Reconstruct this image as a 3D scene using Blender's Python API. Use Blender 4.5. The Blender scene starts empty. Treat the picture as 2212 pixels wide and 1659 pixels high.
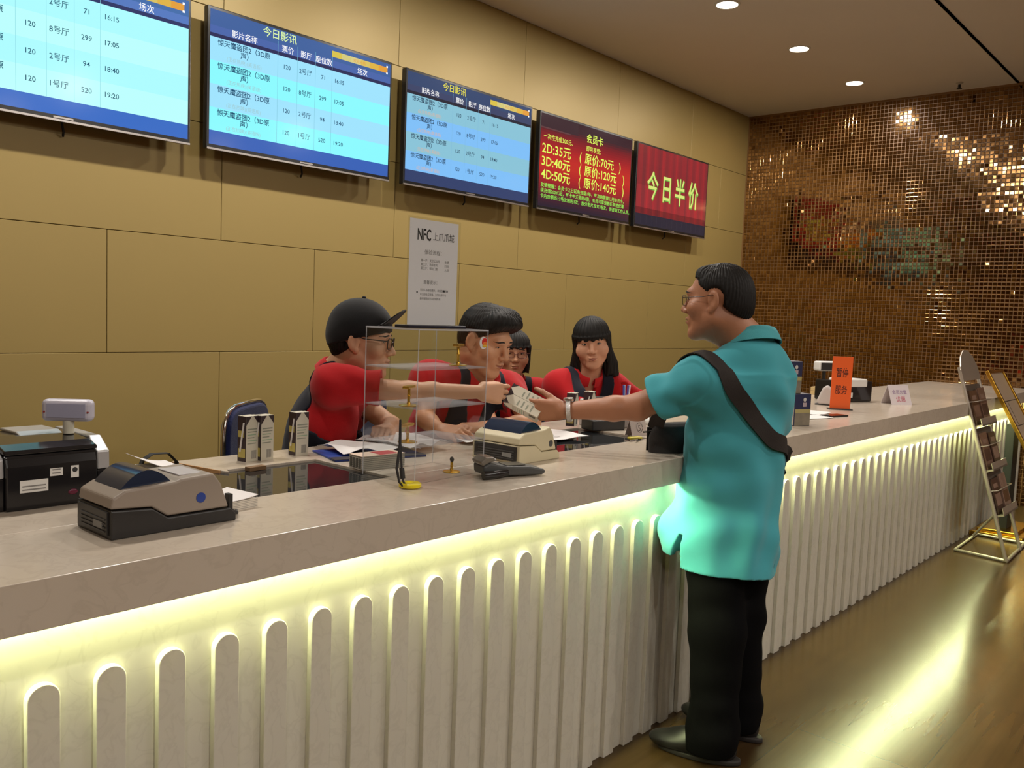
import bpy, bmesh, math, random
import numpy as np
from mathutils import Vector, Matrix

SC = bpy.context.scene
COL = SC.collection
random.seed(7)
RNG = np.random.default_rng(11)

# ------------------------------------------------------------------ camera
# world: X runs along the counter, Y goes from the lobby to the back wall, Z is up; metres
YAW, PITCH, ROLL, FPX = 0.852689, -0.080857, 0.040146, 1881.76
CAM_H = 1.55
fw = np.array([math.sin(YAW) * math.cos(PITCH), math.cos(YAW) * math.cos(PITCH), math.sin(PITCH)])
rt = np.array([math.cos(YAW), -math.sin(YAW), 0.0])
up = np.cross(rt, fw)
rt, up = math.cos(ROLL) * rt + math.sin(ROLL) * up, -math.sin(ROLL) * rt + math.cos(ROLL) * up
cam = bpy.data.cameras.new('camera')
cam_o = bpy.data.objects.new('camera', cam)
COL.objects.link(cam_o)
cam.sensor_width = 36.0
cam.lens = 36.0 * FPX / 2212.0
cam.clip_start = 0.05
cam_o.matrix_world = Matrix(((rt[0], up[0], -fw[0], 0), (rt[1], up[1], -fw[1], 0), (rt[2], up[2], -fw[2], CAM_H), (0, 0, 0, 1)))
SC.camera = cam_o

# ------------------------------------------------------------------ world, exposure
w = bpy.data.worlds.new('world')
SC.world = w
w.use_nodes = True
w.node_tree.nodes['Background'].inputs[0].default_value = (0.9, 0.8, 0.7, 1)
w.node_tree.nodes['Background'].inputs[1].default_value = 0.02
SC.view_settings.view_transform = 'Standard'
SC.view_settings.look = 'None'
SC.view_settings.exposure = EXPOSURE = 0.2
SC.view_settings.gamma = 1.0
SC.view_settings.use_curve_mapping = False
SC.cycles.transparent_max_bounces = 40
SC.cycles.caustics_reflective = False
LAMP_W = 24.0          # each recessed downlight over the counter (watts)
LOBBY_W = 26.0         # each recessed downlight in the lobby
STRIP_E = 250.0         # led strip under the counter edge
SCREEN_E = 0.88         # screens

# ------------------------------------------------------------------ materials
def srgb(r, g, b):
    f = lambda c: (c / 255 / 12.92) if c / 255 <= 0.04045 else ((c / 255 + 0.055) / 1.055) ** 2.4
    return (f(r), f(g), f(b))

_mats = {}
def mat(name, col, rough=0.5, metal=0.0, noise=None, bump=None, spec=0.5, coat=0.0, emit=None, estr=0.0, sheen=0.0, aniso=0.0):
    """procedural principled material: noise=(scale, amount) mottles the colour, bump=(scale, strength)"""
    if name in _mats: return _mats[name]
    m = bpy.data.materials.new(name); m.use_nodes = True
    nt = m.node_tree; b = nt.nodes['Principled BSDF']
    b.inputs['Base Color'].default_value = (*col, 1)
    b.inputs['Roughness'].default_value = rough
    b.inputs['Metallic'].default_value = metal
    b.inputs['Specular IOR Level'].default_value = spec
    b.inputs['Coat Weight'].default_value = coat
    b.inputs['Sheen Weight'].default_value = sheen
    if emit is not None:
        b.inputs['Emission Color'].default_value = (*emit, 1)
        b.inputs['Emission Strength'].default_value = estr
    if noise or bump:
        tc = nt.nodes.new('ShaderNodeTexCoord')
    if noise:
        n = nt.nodes.new('ShaderNodeTexNoise'); n.inputs['Scale'].default_value = noise[0]; n.inputs['Detail'].default_value = 5
        nt.links.new(tc.outputs['Object'], n.inputs['Vector'])
        mx = nt.nodes.new('ShaderNodeMix'); mx.data_type = 'RGBA'
        a = noise[1]
        mx.inputs[6].default_value = (*[c * (1 - a) for c in col], 1)
        mx.inputs[7].default_value = (*[min(1, c * (1 + a)) for c in col], 1)
        nt.links.new(n.outputs['Fac'], mx.inputs[0]); nt.links.new(mx.outputs[2], b.inputs['Base Color'])
    if bump:
        n2 = nt.nodes.new('ShaderNodeTexNoise'); n2.inputs['Scale'].default_value = bump[0]; n2.inputs['Detail'].default_value = 4
        nt.links.new(tc.outputs['Object'], n2.inputs['Vector'])
        bp = nt.nodes.new('ShaderNodeBump'); bp.inputs['Strength'].default_value = bump[1]; bp.inputs['Distance'].default_value = 0.01
        nt.links.new(n2.outputs['Fac'], bp.inputs['Height']); nt.links.new(bp.outputs['Normal'], b.inputs['Normal'])
    _mats[name] = m
    return m

def emis(name, col, s=1.0):
    if name in _mats: return _mats[name]
    m = bpy.data.materials.new(name); m.use_nodes = True
    nt = m.node_tree; nt.nodes.clear()
    o = nt.nodes.new('ShaderNodeOutputMaterial'); e = nt.nodes.new('ShaderNodeEmission')
    e.inputs[0].default_value = (*col, 1); e.inputs[1].default_value = s
    nt.links.new(e.outputs[0], o.inputs[0]); _mats[name] = m
    return m

def screen_mat(name, col, s=1.0, gloss=0.035):
    """lit display surface behind a glossy front pane"""
    if name in _mats: return _mats[name]
    m = mat(name, (0.01, 0.01, 0.012), rough=0.14, spec=0.12, emit=col, estr=s * SCREEN_E)
    return m

def acrylic(name, tint=(0.97, 0.98, 0.98), amt=0.93, refl=0.6):
    if name in _mats: return _mats[name]
    m = bpy.data.materials.new(name); m.use_nodes = True
    nt = m.node_tree; nt.nodes.clear()
    o = nt.nodes.new('ShaderNodeOutputMaterial')
    t = nt.nodes.new('ShaderNodeBsdfTransparent'); t.inputs[0].default_value = (*[c * amt for c in tint], 1)
    g = nt.nodes.new('ShaderNodeBsdfGlossy'); g.inputs['Roughness'].default_value = 0.03
    lw = nt.nodes.new('ShaderNodeLayerWeight'); lw.inputs['Blend'].default_value = 0.5
    pw = nt.nodes.new('ShaderNodeMath'); pw.operation = 'POWER'; pw.inputs[1].default_value = 5.0
    mu = nt.nodes.new('ShaderNodeMath'); mu.operation = 'MULTIPLY_ADD'; mu.inputs[1].default_value = .5 * refl; mu.inputs[2].default_value = .035 * refl
    mx = nt.nodes.new('ShaderNodeMixShader')
    nt.links.new(lw.outputs['Facing'], pw.inputs[0]); nt.links.new(pw.outputs[0], mu.inputs[0]); nt.links.new(mu.outputs[0], mx.inputs[0])
    nt.links.new(t.outputs[0], mx.inputs[1]); nt.links.new(g.outputs[0], mx.inputs[2]); nt.links.new(mx.outputs[0], o.inputs[0])
    _mats[name] = m
    return m

def frost(name, col=(0.85, 0.85, 0.88), a=0.5):
    if name in _mats: return _mats[name]
    m = bpy.data.materials.new(name); m.use_nodes = True
    nt = m.node_tree; b = nt.nodes['Principled BSDF']; o = nt.nodes['Material Output']
    b.inputs['Base Color'].default_value = (*col, 1); b.inputs['Roughness'].default_value = 0.35
    t = nt.nodes.new('ShaderNodeBsdfTransparent'); mx = nt.nodes.new('ShaderNodeMixShader'); mx.inputs[0].default_value = a
    nt.links.new(t.outputs[0], mx.inputs[1]); nt.links.new(b.outputs[0], mx.inputs[2]); nt.links.new(mx.outputs[0], o.inputs[0])
    _mats[name] = m
    return m

# ------------------------------------------------------------------ mesh builder
def unit(v):
    v = np.asarray(v, float); return v / max(np.linalg.norm(v), 1e-9)

def frame_of(fwd, upv=(0, 0, 1)):
    """columns: side, forward, up"""
    f = unit(fwd); s = unit(np.cross(f, upv)); return np.column_stack([s, f, np.cross(s, f)])

class MB:
    def __init__(s): s.v = []; s.f = []; s.mi = []; s.mats = []
    def m(s, mt):
        if mt not in s.mats: s.mats.append(mt)
        return s.mats.index(mt)
    def add(s, vs, fs, mt):
        b = len(s.v); i = s.m(mt)
        s.v.extend([tuple(map(float, p)) for p in vs])
        for f in fs: s.f.append(tuple(b + k for k in f)); s.mi.append(i)
    def box(s, lo, hi, mt, R=None, c=None):
        (x0, y0, z0), (x1, y1, z1) = lo, hi
        vs = np.array([(x0, y0, z0), (x1, y0, z0), (x1, y1, z0), (x0, y1, z0), (x0, y0, z1), (x1, y0, z1), (x1, y1, z1), (x0, y1, z1)], float)
        if R is not None: vs = vs @ np.asarray(R).T
        if c is not None: vs = vs + np.asarray(c)
        s.add(vs, [(0, 3, 2, 1), (4, 5, 6, 7), (0, 1, 5, 4), (1, 2, 6, 5), (2, 3, 7, 6), (3, 0, 4, 7)], mt)
    def cbox(s, c, size, mt, R=None):
        h = np.array(size, float) / 2
        s.box(-h, h, mt, R, c)
    def prism(s, poly, a, b, mt, axis='z'):
        """polygon extruded from a to b along axis; axis 'y': poly in (x,z); 'x': poly in (y,z)"""
        n = len(poly)
        def P(p, t): return {'z': (p[0], p[1], t), 'y': (p[0], t, p[1]), 'x': (t, p[0], p[1])}[axis]
        vs = [P(p, a) for p in poly] + [P(p, b) for p in poly]
        fs = [tuple(range(n - 1, -1, -1)), tuple(range(n, 2 * n))] + [(i, (i + 1) % n, n + (i + 1) % n, n + i) for i in range(n)]
        s.add(vs, fs, mt)
    def quad(s, a, b, c, d, mt): s.add([a, b, c, d], [(0, 1, 2, 3)], mt)
    def tube(s, pts, r, mt, n=8, caps=True, flat=None):
        pts = [np.array(p, float) for p in pts]; N = len(pts)
        rs = r if hasattr(r, '__len__') else [r] * N
        ref = np.array((0.31, 0.17, 0.93)); vs = []; pu = None
        for i, p in enumerate(pts):
            t = unit(pts[min(i + 1, N - 1)] - pts[max(i - 1, 0)])
            u = unit(np.cross(t, ref if pu is None else np.cross(pu, t))) if pu is None else unit(pu - t * (pu @ t))
            pu = u; v = np.cross(t, u)
            for k in range(n):
                a = 2 * math.pi * k / n
                vs.append(p + rs[i] * (math.cos(a) * u + math.sin(a) * v))
        fs = [(i * n + k, i * n + (k + 1) % n, (i + 1) * n + (k + 1) % n, (i + 1) * n + k) for i in range(N - 1) for k in range(n)]
        if caps: fs += [tuple(range(n - 1, -1, -1)), tuple(range((N - 1) * n, N * n))]
        s.add(vs, fs, mt)
    def lathe(s, prof, c, mt, n=24, R=None):
        vs = []; c = np.array(c, float)
        for r, z in prof:
            for k in range(n):
                a = 2 * math.pi * k / n; p = np.array((r * math.cos(a), r * math.sin(a), z))
                vs.append(c + (p if R is None else np.asarray(R) @ p))
        N = len(prof)
        fs = [(i * n + k, i * n + (k + 1) % n, (i + 1) * n + (k + 1) % n, (i + 1) * n + k) for i in range(N - 1) for k in range(n)]
        fs += [tuple(range(n - 1, -1, -1)), tuple(range((N - 1) * n, N * n))]
        s.add(vs, fs, mt)
    def ell(s, c, r, mt, R=None, n=14, m=10):
        vs = []; c = np.array(c, float)
        for j in range(1, m):
            th = math.pi * j / m
            for k in range(n):
                a = 2 * math.pi * k / n
                p = np.array((r[0] * math.sin(th) * math.cos(a), r[1] * math.sin(th) * math.sin(a), r[2] * math.cos(th)))
                vs.append(c + (p if R is None else np.asarray(R) @ p))
        top = np.array((0, 0, r[2])); top = top if R is None else np.asarray(R) @ top
        vs += [c + top, c - top]; T = len(vs) - 2
        fs = [(j * n + k, (j + 1) * n + k, (j + 1) * n + (k + 1) % n, j * n + (k + 1) % n) for j in range(m - 2) for k in range(n)]
        fs += [(T, k, (k + 1) % n) for k in range(n)] + [(T + 1, (m - 2) * n + (k + 1) % n, (m - 2) * n + k) for k in range(n)]
        s.add(vs, fs, mt)
    def surf(s, P, mt, thick=0.0, closed=False):
        """grid of points P[i][j]; thick gives it a back side"""
        P = np.asarray(P, float); a, b = P.shape[:2]
        fs = [(i * b + j, i * b + j + 1, (i + 1) * b + j + 1, (i + 1) * b + j) for i in range(a - 1) for j in range(b - 1)]
        if not thick: s.add(P.reshape(-1, 3), fs, mt); return
        du = np.gradient(P, axis=0); dv = np.gradient(P, axis=1); N = np.cross(du, dv); N /= np.maximum(np.linalg.norm(N, axis=2, keepdims=True), 1e-9)
        Q = P - N * thick; k = a * b
        fs2 = [tuple(k + i for i in reversed(f)) for f in fs]
        rim = [(i, 0) for i in range(a)] + [(a - 1, j) for j in range(1, b)] + [(i, b - 1) for i in range(a - 2, -1, -1)] + [(0, j) for j in range(b - 2, 0, -1)]
        ids = [i * b + j for i, j in rim]; n = len(ids)
        fs3 = [(ids[i], ids[(i + 1) % n], k + ids[(i + 1) % n], k + ids[i]) for i in range(n)]
        s.add(np.concatenate([P.reshape(-1, 3), Q.reshape(-1, 3)]), fs + fs2 + fs3, mt)
    def text(s, txt, o, ux, uz, size, mt, align='LEFT', sx=1.0, bold=0.0):
        vs, fs = text_geo(txt, bold)
        if not len(vs): return
        ux, uz = np.array(ux, float), np.array(uz, float)
        x0, x1 = vs[:, 0].min(), vs[:, 0].max()
        off = {'LEFT': -x0, 'CENTER': -(x0 + x1) / 2, 'RIGHT': -x1}[align]
        P = np.array(o, float) + np.outer((vs[:, 0] + off) * size * sx, ux) + np.outer(vs[:, 1] * size, uz)
        s.add(P, fs, mt)
    def build(s, name, parent=None, smooth=None, bevel=0.0, seg=2):
        me = bpy.data.meshes.new(name)
        me.from_pydata(s.v, [], s.f)
        for mt in s.mats: me.materials.append(mt)
        me.polygons.foreach_set('material_index', s.mi)
        me.update()
        o = bpy.data.objects.new(name, me); COL.objects.link(o)
        if parent is not None: o.parent = parent
        if smooth is not None:
            me.polygons.foreach_set('use_smooth', [True] * len(me.polygons))
            me.set_sharp_from_angle(angle=math.radians(smooth))
        if bevel:
            b = o.modifiers.new('bevel', 'BEVEL'); b.width = bevel; b.segments = seg; b.limit_method = 'ANGLE'; b.angle_limit = math.radians(40)
        return o

_txt = {}
def text_geo(txt, bold=0.0):
    k = (txt, bold)
    if k not in _txt:
        cu = bpy.data.curves.new('lettering', 'FONT'); cu.body = txt; cu.size = 1.0; cu.resolution_u = 2; cu.offset = bold
        ob = bpy.data.objects.new('lettering', cu); COL.objects.link(ob)
        me = ob.to_mesh()
        vs = np.array([v.co[:] for v in me.vertices], float).reshape(-1, 3); fs = [tuple(p.vertices) for p in me.polygons]
        ob.to_mesh_clear(); bpy.data.objects.remove(ob); bpy.data.curves.remove(cu)
        _txt[k] = (vs, fs)
    return _txt[k]

# ------------------------------------------------------------------ things
def thing(name, label, cat, loc=(0, 0, 0), rotz=0.0, group=None):
    o = bpy.data.objects.new(name, None); COL.objects.link(o)
    o.empty_display_size = 0.05
    o.location = loc; o.rotation_euler = (0, 0, rotz)
    o['label'] = label; o['category'] = cat
    if group: o['group'] = group
    return o

def tag(o, label, cat, group=None):
    o['label'] = label; o['category'] = cat
    if group: o['group'] = group
    return o

def struct(o): o['kind'] = 'structure'; return o

def dup(root, loc, rotz=None, label=None, group=None):
    r = root.copy(); COL.objects.link(r); r.location = loc
    if rotz is not None: r.rotation_euler = (0, 0, rotz)
    if label: r['label'] = label
    if group: r['group'] = group
    for ch in list(root.children):
        c = ch.copy(); COL.objects.link(c); c.parent = r
        for g in ch.children:
            d = g.copy(); COL.objects.link(d); d.parent = c
    return r
# ================================================================== ROOM
X_END, Y_BACK, Z_CEIL, Z_LOBBY, Y_STEP = 8.9, 4.52, 3.776, 3.784, 1.92
X_W, Y_F = -3.5, -6.5

def floor_mat():
    m = bpy.data.materials.new('polished_brown_stone'); m.use_nodes = True; nt = m.node_tree; b = nt.nodes['Principled BSDF']
    tc = nt.nodes.new('ShaderNodeTexCoord')
    mp = nt.nodes.new('ShaderNodeMapping'); mp.inputs['Location'].default_value = (0.0, -0.366, 0); nt.links.new(tc.outputs['Object'], mp.inputs['Vector'])
    br = nt.nodes.new('ShaderNodeTexBrick'); br.offset = 0.5; br.inputs['Scale'].default_value = 1.0
    br.inputs['Brick Width'].default_value = 1.6; br.inputs['Row Height'].default_value = 0.45
    br.inputs['Mortar Size'].default_value = 0.0025; br.inputs['Mortar Smooth'].default_value = 0.1; br.inputs['Bias'].default_value = 0
    br.inputs['Color1'].default_value = (*srgb(72, 54, 32), 1); br.inputs['Color2'].default_value = (*srgb(61, 45, 26), 1); br.inputs['Mortar'].default_value = (*srgb(56, 42, 24), 1)
    nt.links.new(mp.outputs[0], br.inputs['Vector'])
    m2 = nt.nodes.new('ShaderNodeMapping'); m2.inputs['Scale'].default_value = (0.5, 9.0, 1); nt.links.new(tc.outputs['Object'], m2.inputs['Vector'])
    n = nt.nodes.new('ShaderNodeTexNoise'); n.inputs['Scale'].default_value = 3.0; n.inputs['Detail'].default_value = 8; nt.links.new(m2.outputs[0], n.inputs['Vector'])
    mx = nt.nodes.new('ShaderNodeMix'); mx.data_type = 'RGBA'; mx.blend_type = 'OVERLAY'; mx.inputs[0].default_value = 0.35
    nt.links.new(br.outputs['Color'], mx.inputs[6]); nt.links.new(n.outputs['Fac'], mx.inputs[7]); nt.links.new(mx.outputs[2], b.inputs['Base Color'])
    b.inputs['Roughness'].default_value = 0.24; b.inputs['Specular IOR Level'].default_value = 0.2
    n2 = nt.nodes.new('ShaderNodeTexNoise'); n2.inputs['Scale'].default_value = 9; n2.inputs['Detail'].default_value = 3; nt.links.new(tc.outputs['Object'], n2.inputs['Vector'])
    mr = nt.nodes.new('ShaderNodeMapRange'); mr.inputs['To Min'].default_value = 0.185; mr.inputs['To Max'].default_value = 0.23
    nt.links.new(n2.outputs['Fac'], mr.inputs['Value']); nt.links.new(mr.outputs[0], b.inputs['Roughness'])
    return m

b = MB(); b.box((X_W, Y_F, -0.1), (X_END, Y_BACK, 0), floor_mat()); struct(b.build('floor'))

M_ceil = mat('ceiling_paint', srgb(244, 233, 220), 0.85, noise=(2.0, 0.03))
b = MB(); b.box((X_W, Y_STEP, Z_CEIL), (X_END + .1, Y_BACK + .1, Z_CEIL + .1), M_ceil)
b.box((X_W, Y_STEP, Z_CEIL), (X_END + .1, Y_STEP + .02, Z_LOBBY + .1), M_ceil)
b.box((X_W, Y_F, Z_LOBBY), (X_END + .1, Y_STEP, Z_LOBBY + .1), M_ceil); struct(b.build('ceiling'))

# gold laminate panels in running bond
M_gold = mat('gold_laminate', srgb(165, 143, 86), 0.42, metal=0.2, noise=(1.2, 0.05), bump=(900, 0.05), spec=0.6)
M_seam = mat('panel_joint', srgb(92, 70, 36), 0.8)
b = MB(); b.box((X_W, Y_BACK, 0), (X_END + .1, Y_BACK + .1, Z_CEIL), M_seam)
ph, pw, z0 = 0.627, 1.27, 1.266 - 0.627 * 2
r = -1
while z0 + r * ph < Z_CEIL:
    za, zb = max(0.0, z0 + r * ph), min(Z_CEIL, z0 + (r + 1) * ph)
    x = 1.99 + (0 if r % 2 == 0 else 0.635) - pw * 6
    if zb - za > 0.03:
        while x < X_END:
            xa, xb = max(X_W, x), min(X_END, x + pw)
            if xb - xa > 0.02:
                ca = 0.004
                b.box((xa + .0015, Y_BACK - .012, za + .0015), (xb - .0015, Y_BACK, zb - .0015), M_gold)
            x += pw
    r += 1
struct(b.build('wall_back', bevel=0.0015, seg=1))

M_dark = mat('brown_wall_paint', srgb(120, 84, 54), 0.6, noise=(1.5, 0.08))
b = MB(); b.box((X_W - .1, Y_F, 0), (X_W, Y_BACK + .1, Z_LOBBY + .1), M_dark); struct(b.build('wall_left'))
b = MB(); b.box((X_W - .1, Y_F - .1, 0), (X_END + .1, Y_F, Z_LOBBY + .1), M_dark); struct(b.build('wall_front'))

# mirror mosaic: every little tile is a facet with its own slight tilt, sheets of tiles tilt together
def mosaic():
    pit = 0.0372; gap = 0.0054
    ys = np.arange(0.55, Y_BACK - .013, pit); zs = np.arange(0.0, Z_LOBBY - .01, pit)
    Yc, Zc = np.meshgrid(ys + pit / 2, zs + pit / 2, indexing='ij')
    keep = ((Zc < Z_CEIL - pit / 2) | (Yc < Y_STEP - pit)) & (Yc < Y_BACK - .013 - pit / 2)
    Yc, Zc = Yc[keep], Zc[keep]; n = len(Yc)
    sy, sz = (Yc / 0.315).astype(int), (Zc / 0.315).astype(int)
    tab = RNG.normal(0, 1, (40, 40, 2))
    st = tab[sy % 40, sz % 40]
    wave = np.stack([np.sin(Yc * 2.1 + 1.3 * np.sin(Zc * 1.7)), np.sin(Zc * 2.6 + 1.1 * np.sin(Yc * 1.9))], 1)
    tilt = RNG.normal(0, 0.010, (n, 2)) + st * 0.007 + wave * 0.012
    rows = np.round(Zc / pit).astype(int); tilt[:, 1] += RNG.normal(0, 0.012, 400)[rows]
    cols = np.round(Yc / pit).astype(int); tilt[:, 0] += RNG.normal(0, 0.008, 400)[cols]
    big = RNG.random(n) < 0.03; tilt[big] += RNG.normal(0, 0.07, (big.sum(), 2))
    h = (pit - gap) / 2; hi = h - 0.0030; dep = 0.0012
    V = np.zeros((n, 8, 3))
    for k, (a, c) in enumerate(((-1, -1), (-1, 1), (1, 1), (1, -1))):
        for o, hh, dd in ((0, hi, 0.0), (4, h, dep)):
            V[:, k + o, 1] = Yc + a * hh; V[:, k + o, 2] = Zc + c * hh
            V[:, k + o, 0] = X_END - 0.0045 + dd + (tilt[:, 0] * a + tilt[:, 1] * c) * hh
    V = V.reshape(-1, 3)
    b = MB()
    Mt = [mat('amber_mirror_tile', srgb(150, 112, 70), 0.07, metal=1.0), mat('amber_mirror_tile_dark', srgb(134, 98, 60), 0.09, metal=1.0), mat('amber_mirror_tile_pale', srgb(168, 128, 82), 0.06, metal=1.0)]
    b.v = [tuple(p) for p in V.tolist()]
    for i in range(n):
        q = 8 * i
        b.f += [(q, q + 1, q + 2, q + 3), (q, q + 4, q + 5, q + 1), (q + 1, q + 5, q + 6, q + 2), (q + 2, q + 6, q + 7, q + 3), (q + 3, q + 7, q + 4, q)]
    b.mats = Mt; b.mi = np.repeat(RNG.choice(3, n, p=(.5, .3, .2)), 5).tolist()
    b.box((X_END, 0.5, 0), (X_END + .1, Y_BACK + .1, Z_LOBBY + .1), mat('mosaic_grout', srgb(140, 104, 64), 0.4))
    b.box((X_END, Y_F - .1, 0), (X_END + .1, 0.5, Z_LOBBY + .1), M_dark)
    return b.build('wall_right')
struct(mosaic())

# recessed downlights
M_ring = mat('white_lamp_ring', (0.8, 0.78, 0.72), 0.4)
M_lens = emis('lamp_lens', (1.0, 0.88, 0.70), 26.0)
def downlight(label, loc, watts, group, proto=[None], rad=0.075):
    r = thing('ceiling_downlight', label, 'ceiling light', loc, 0, group)
    a = MB(); a.lathe([(rad + .016, 0), (rad + .014, -.006), (rad, -.007), (rad - .003, -.002), (rad - .002, 0)], (0, 0, 0), M_ring, 28); a.build('ring', r, smooth=40)
    a = MB(); a.lathe([(rad - .003, -.001), (rad - .003, -.003), (rad * .5, -.005), (0.001, -.0055)], (0, 0, 0), M_lens, 28); a.build('lens', r, smooth=40)
    l = bpy.data.lights.new('downlight_beam', 'AREA'); l.shape = 'DISK'; l.size = 0.12; l.energy = watts; l.color = (1.0, 0.93, 0.85); l.spread = math.radians(180)
    lo = bpy.data.objects.new('downlight_beam', l); COL.objects.link(lo); lo.location = (0, 0, -0.012); lo.parent = r
    return r
place = ['nearest to the counter front in view', 'in the middle of the visible row', 'closest to the mosaic wall']
for i in range(7):
    x = 0.78 + 1.2275 * i
    lb = 'round recessed ceiling downlight out of frame above the staff side' if i < 4 else 'bright round recessed downlight, ' + ['cut off by the top of the frame', 'middle one of the visible row', 'last of the row, nearest the mosaic wall'][i - 4]
    downlight(lb, (x, 3.105, Z_CEIL), LAMP_W, 'downlights over the counter')
for ix, x in enumerate((-1.6, 1.2, 4.0, 6.8)):
    for iy, y in enumerate((-1.1, -3.0, -5.0)):
        downlight('round recessed lobby downlight behind the viewpoint', (x, y, Z_LOBBY), LOBBY_W, 'lobby downlights', rad=0.09)

a = thing('fire_sprinkler', 'small dark sprinkler head on the ceiling near the mosaic wall', 'sprinkler', (8.62, 2.34, Z_CEIL))
b = MB(); b.lathe([(.032, 0), (.030, -.008), (.014, -.012), (.012, -.02)], (0, 0, 0), mat('aged_white_metal', (.5, .45, .38), .5), 16); b.build('escutcheon', a, smooth=40)
b = MB(); b.lathe([(.012, -.018), (.013, -.045), (.02, -.05), (.024, -.056), (.002, -.058)], (0, 0, 0), mat('dark_metal', (.03, .028, .025), .4, metal=.6), 14); b.build('head', a, smooth=40)
# ================================================================== COUNTER
ZC = 1.063; XC = 8.885
def marble(name, c1, c2, rough=0.22):
    m = bpy.data.materials.new(name); m.use_nodes = True; nt = m.node_tree; b = nt.nodes['Principled BSDF']
    tc = nt.nodes.new('ShaderNodeTexCoord')
    n0 = nt.nodes.new('ShaderNodeTexNoise'); n0.inputs['Scale'].default_value = 2.2; n0.inputs['Detail'].default_value = 6; nt.links.new(tc.outputs['Object'], n0.inputs['Vector'])
    n1 = nt.nodes.new('ShaderNodeTexNoise'); n1.inputs['Scale'].default_value = 14; n1.inputs['Detail'].default_value = 8; n1.inputs['Distortion'].default_value = .8; nt.links.new(tc.outputs['Object'], n1.inputs['Vector'])
    cr = nt.nodes.new('ShaderNodeValToRGB'); cr.color_ramp.elements[0].position = .46; cr.color_ramp.elements[1].position = .5
    cr.color_ramp.elements[0].color = (0, 0, 0, 1); cr.color_ramp.elements[1].color = (1, 1, 1, 1)
    e = cr.color_ramp.elements.new(.54); e.color = (0, 0, 0, 1)
    nt.links.new(n1.outputs['Fac'], cr.inputs[0])
    mx = nt.nodes.new('ShaderNodeMix'); mx.data_type = 'RGBA'; mx.inputs[6].default_value = (*c1, 1); mx.inputs[7].default_value = (*c2, 1); nt.links.new(n0.outputs['Fac'], mx.inputs[0])
    mv = nt.nodes.new('ShaderNodeMix'); mv.data_type = 'RGBA'; mv.inputs[7].default_value = (*[c * .72 for c in c2], 1)
    mu = nt.nodes.new('ShaderNodeMath'); mu.operation = 'MULTIPLY'; mu.inputs[1].default_value = .2; nt.links.new(cr.outputs[0], mu.inputs[0])
    nt.links.new(mu.outputs[0], mv.inputs[0]); nt.links.new(mx.outputs[2], mv.inputs[6]); nt.links.new(mv.outputs[2], b.inputs['Base Color'])
    b.inputs['Roughness'].default_value = rough
    return m
M_marble = marble('cream_marble', srgb(206, 195, 180), srgb(190, 176, 158))
M_panel = marble('cream_stone_cladding', srgb(214, 211, 198), srgb(202, 197, 182), 0.42)
M_wood = mat('pale_wood_edge', srgb(196, 148, 96), 0.5, noise=(30, .12))
M_grey = mat('grey_board', (.25, .23, .21), .7)

root = thing('marble_worktop', 'long cream marble counter top with a deep front edge', 'counter top', (0, 1.56, 0.972))
def L(x, y, z): return (x, y - 1.56, z - 0.972)
b = MB()
def slab(x0, y0, x1, y1, z0=1.033, z1=ZC): b.box(L(x0, y0, z0), L(x1, y1, z1), M_marble)
b.prism([(0, 0), (.04, 0), (.04, .061), (.34, .061), (.34, ZC - .972), (0, ZC - .972)], -1.5, XC, M_marble, 'x')
slab(-1.5, 1.90, 0.95, 2.48)
slab(1.66, 1.90, 2.42, 2.27); slab(3.05, 1.90, XC, 2.27)
arc = [(1.34 + .05 * math.cos(a) + .045, 2.32 - .05 + .05 * math.sin(a) + .0) for a in np.linspace(math.pi, 1.5 * math.pi, 6)]
poly = [(1.29, 2.48)] + [(p[0] - .005, p[1]) for p in arc] + [(XC, 2.22), (XC, 2.48)]
poly = [(x, y if y > 2.23 else 2.27) for x, y in poly]
b.prism([(x, y - 1.56) for x, y in poly], 1.033 - .972, ZC - .972, M_marble)
b.build('slab', root, bevel=0.0015)
b = MB(); b.box(L(1.20, 1.901, 1.050), L(1.659, 2.269, 1.056), mat('dark_display_glass', (.02, .022, .024), .04, spec=.8)); b.build('glass_inset', root)
b = MB(); b.box(L(2.421, 1.901, 1.050), L(3.049, 2.269, 1.056), mat('dark_display_glass', (.02, .022, .024), .04)); b.build('glass_inset', root)
b = MB(); b.prism([(x - .004, y - 1.56) for x, y in [(1.29, 2.475)] + [(p[0] - .005, max(p[1], 2.27)) for p in arc][:4]] + [(x + .004, y - 1.56) for x, y in [(p[0] - .005, max(p[1], 2.27)) for p in arc][:4][::-1] + [(1.29, 2.475)]], 1.030 - .972, 1.0625 - .972, M_wood); b.build('wood_edge', root)

base = thing('service_counter', 'cream counter front clad with vertical round-topped slats', 'counter', (0, 1.70, 0))
b = MB()
b.box((-1.5, -.02, 0), (XC, .0, 1.030), M_panel)                   # front cladding, back plane of the slats at y=1.68
b.box((-1.5, -.138, 1.000), (XC, -.03, 1.030), M_panel)
b.build('front_panel', base)
b = MB()
b.box((-1.5, 0, 0), (.94, .74, 1.030), M_grey); b.box((1.34, .50, .0), (XC, .72, 1.030), M_grey); b.box((.94, .06, .86), (1.34, .74, .88), M_grey); b.box((.94, 0, 0), (XC, .06, 1.030), M_grey)
b.box((1.20, .2, 0.95), (3.1, .58, 1.036), M_grey)
b.build('carcass', base)
prof = [(0.060 * t, 0) for t in (0, 1)]
def slat():
    b = MB(); hw = .030; zt = .80; n = 14
    out = [(-hw, 0.0), (hw, 0.0), (hw, zt)] + [(hw * math.cos(a), zt + hw * math.sin(a)) for a in np.linspace(0, math.pi, n)[1:-1]] + [(-hw, zt)]
    b.prism(out, -.017, 0.0, M_panel, axis='y')
    return b
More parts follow.
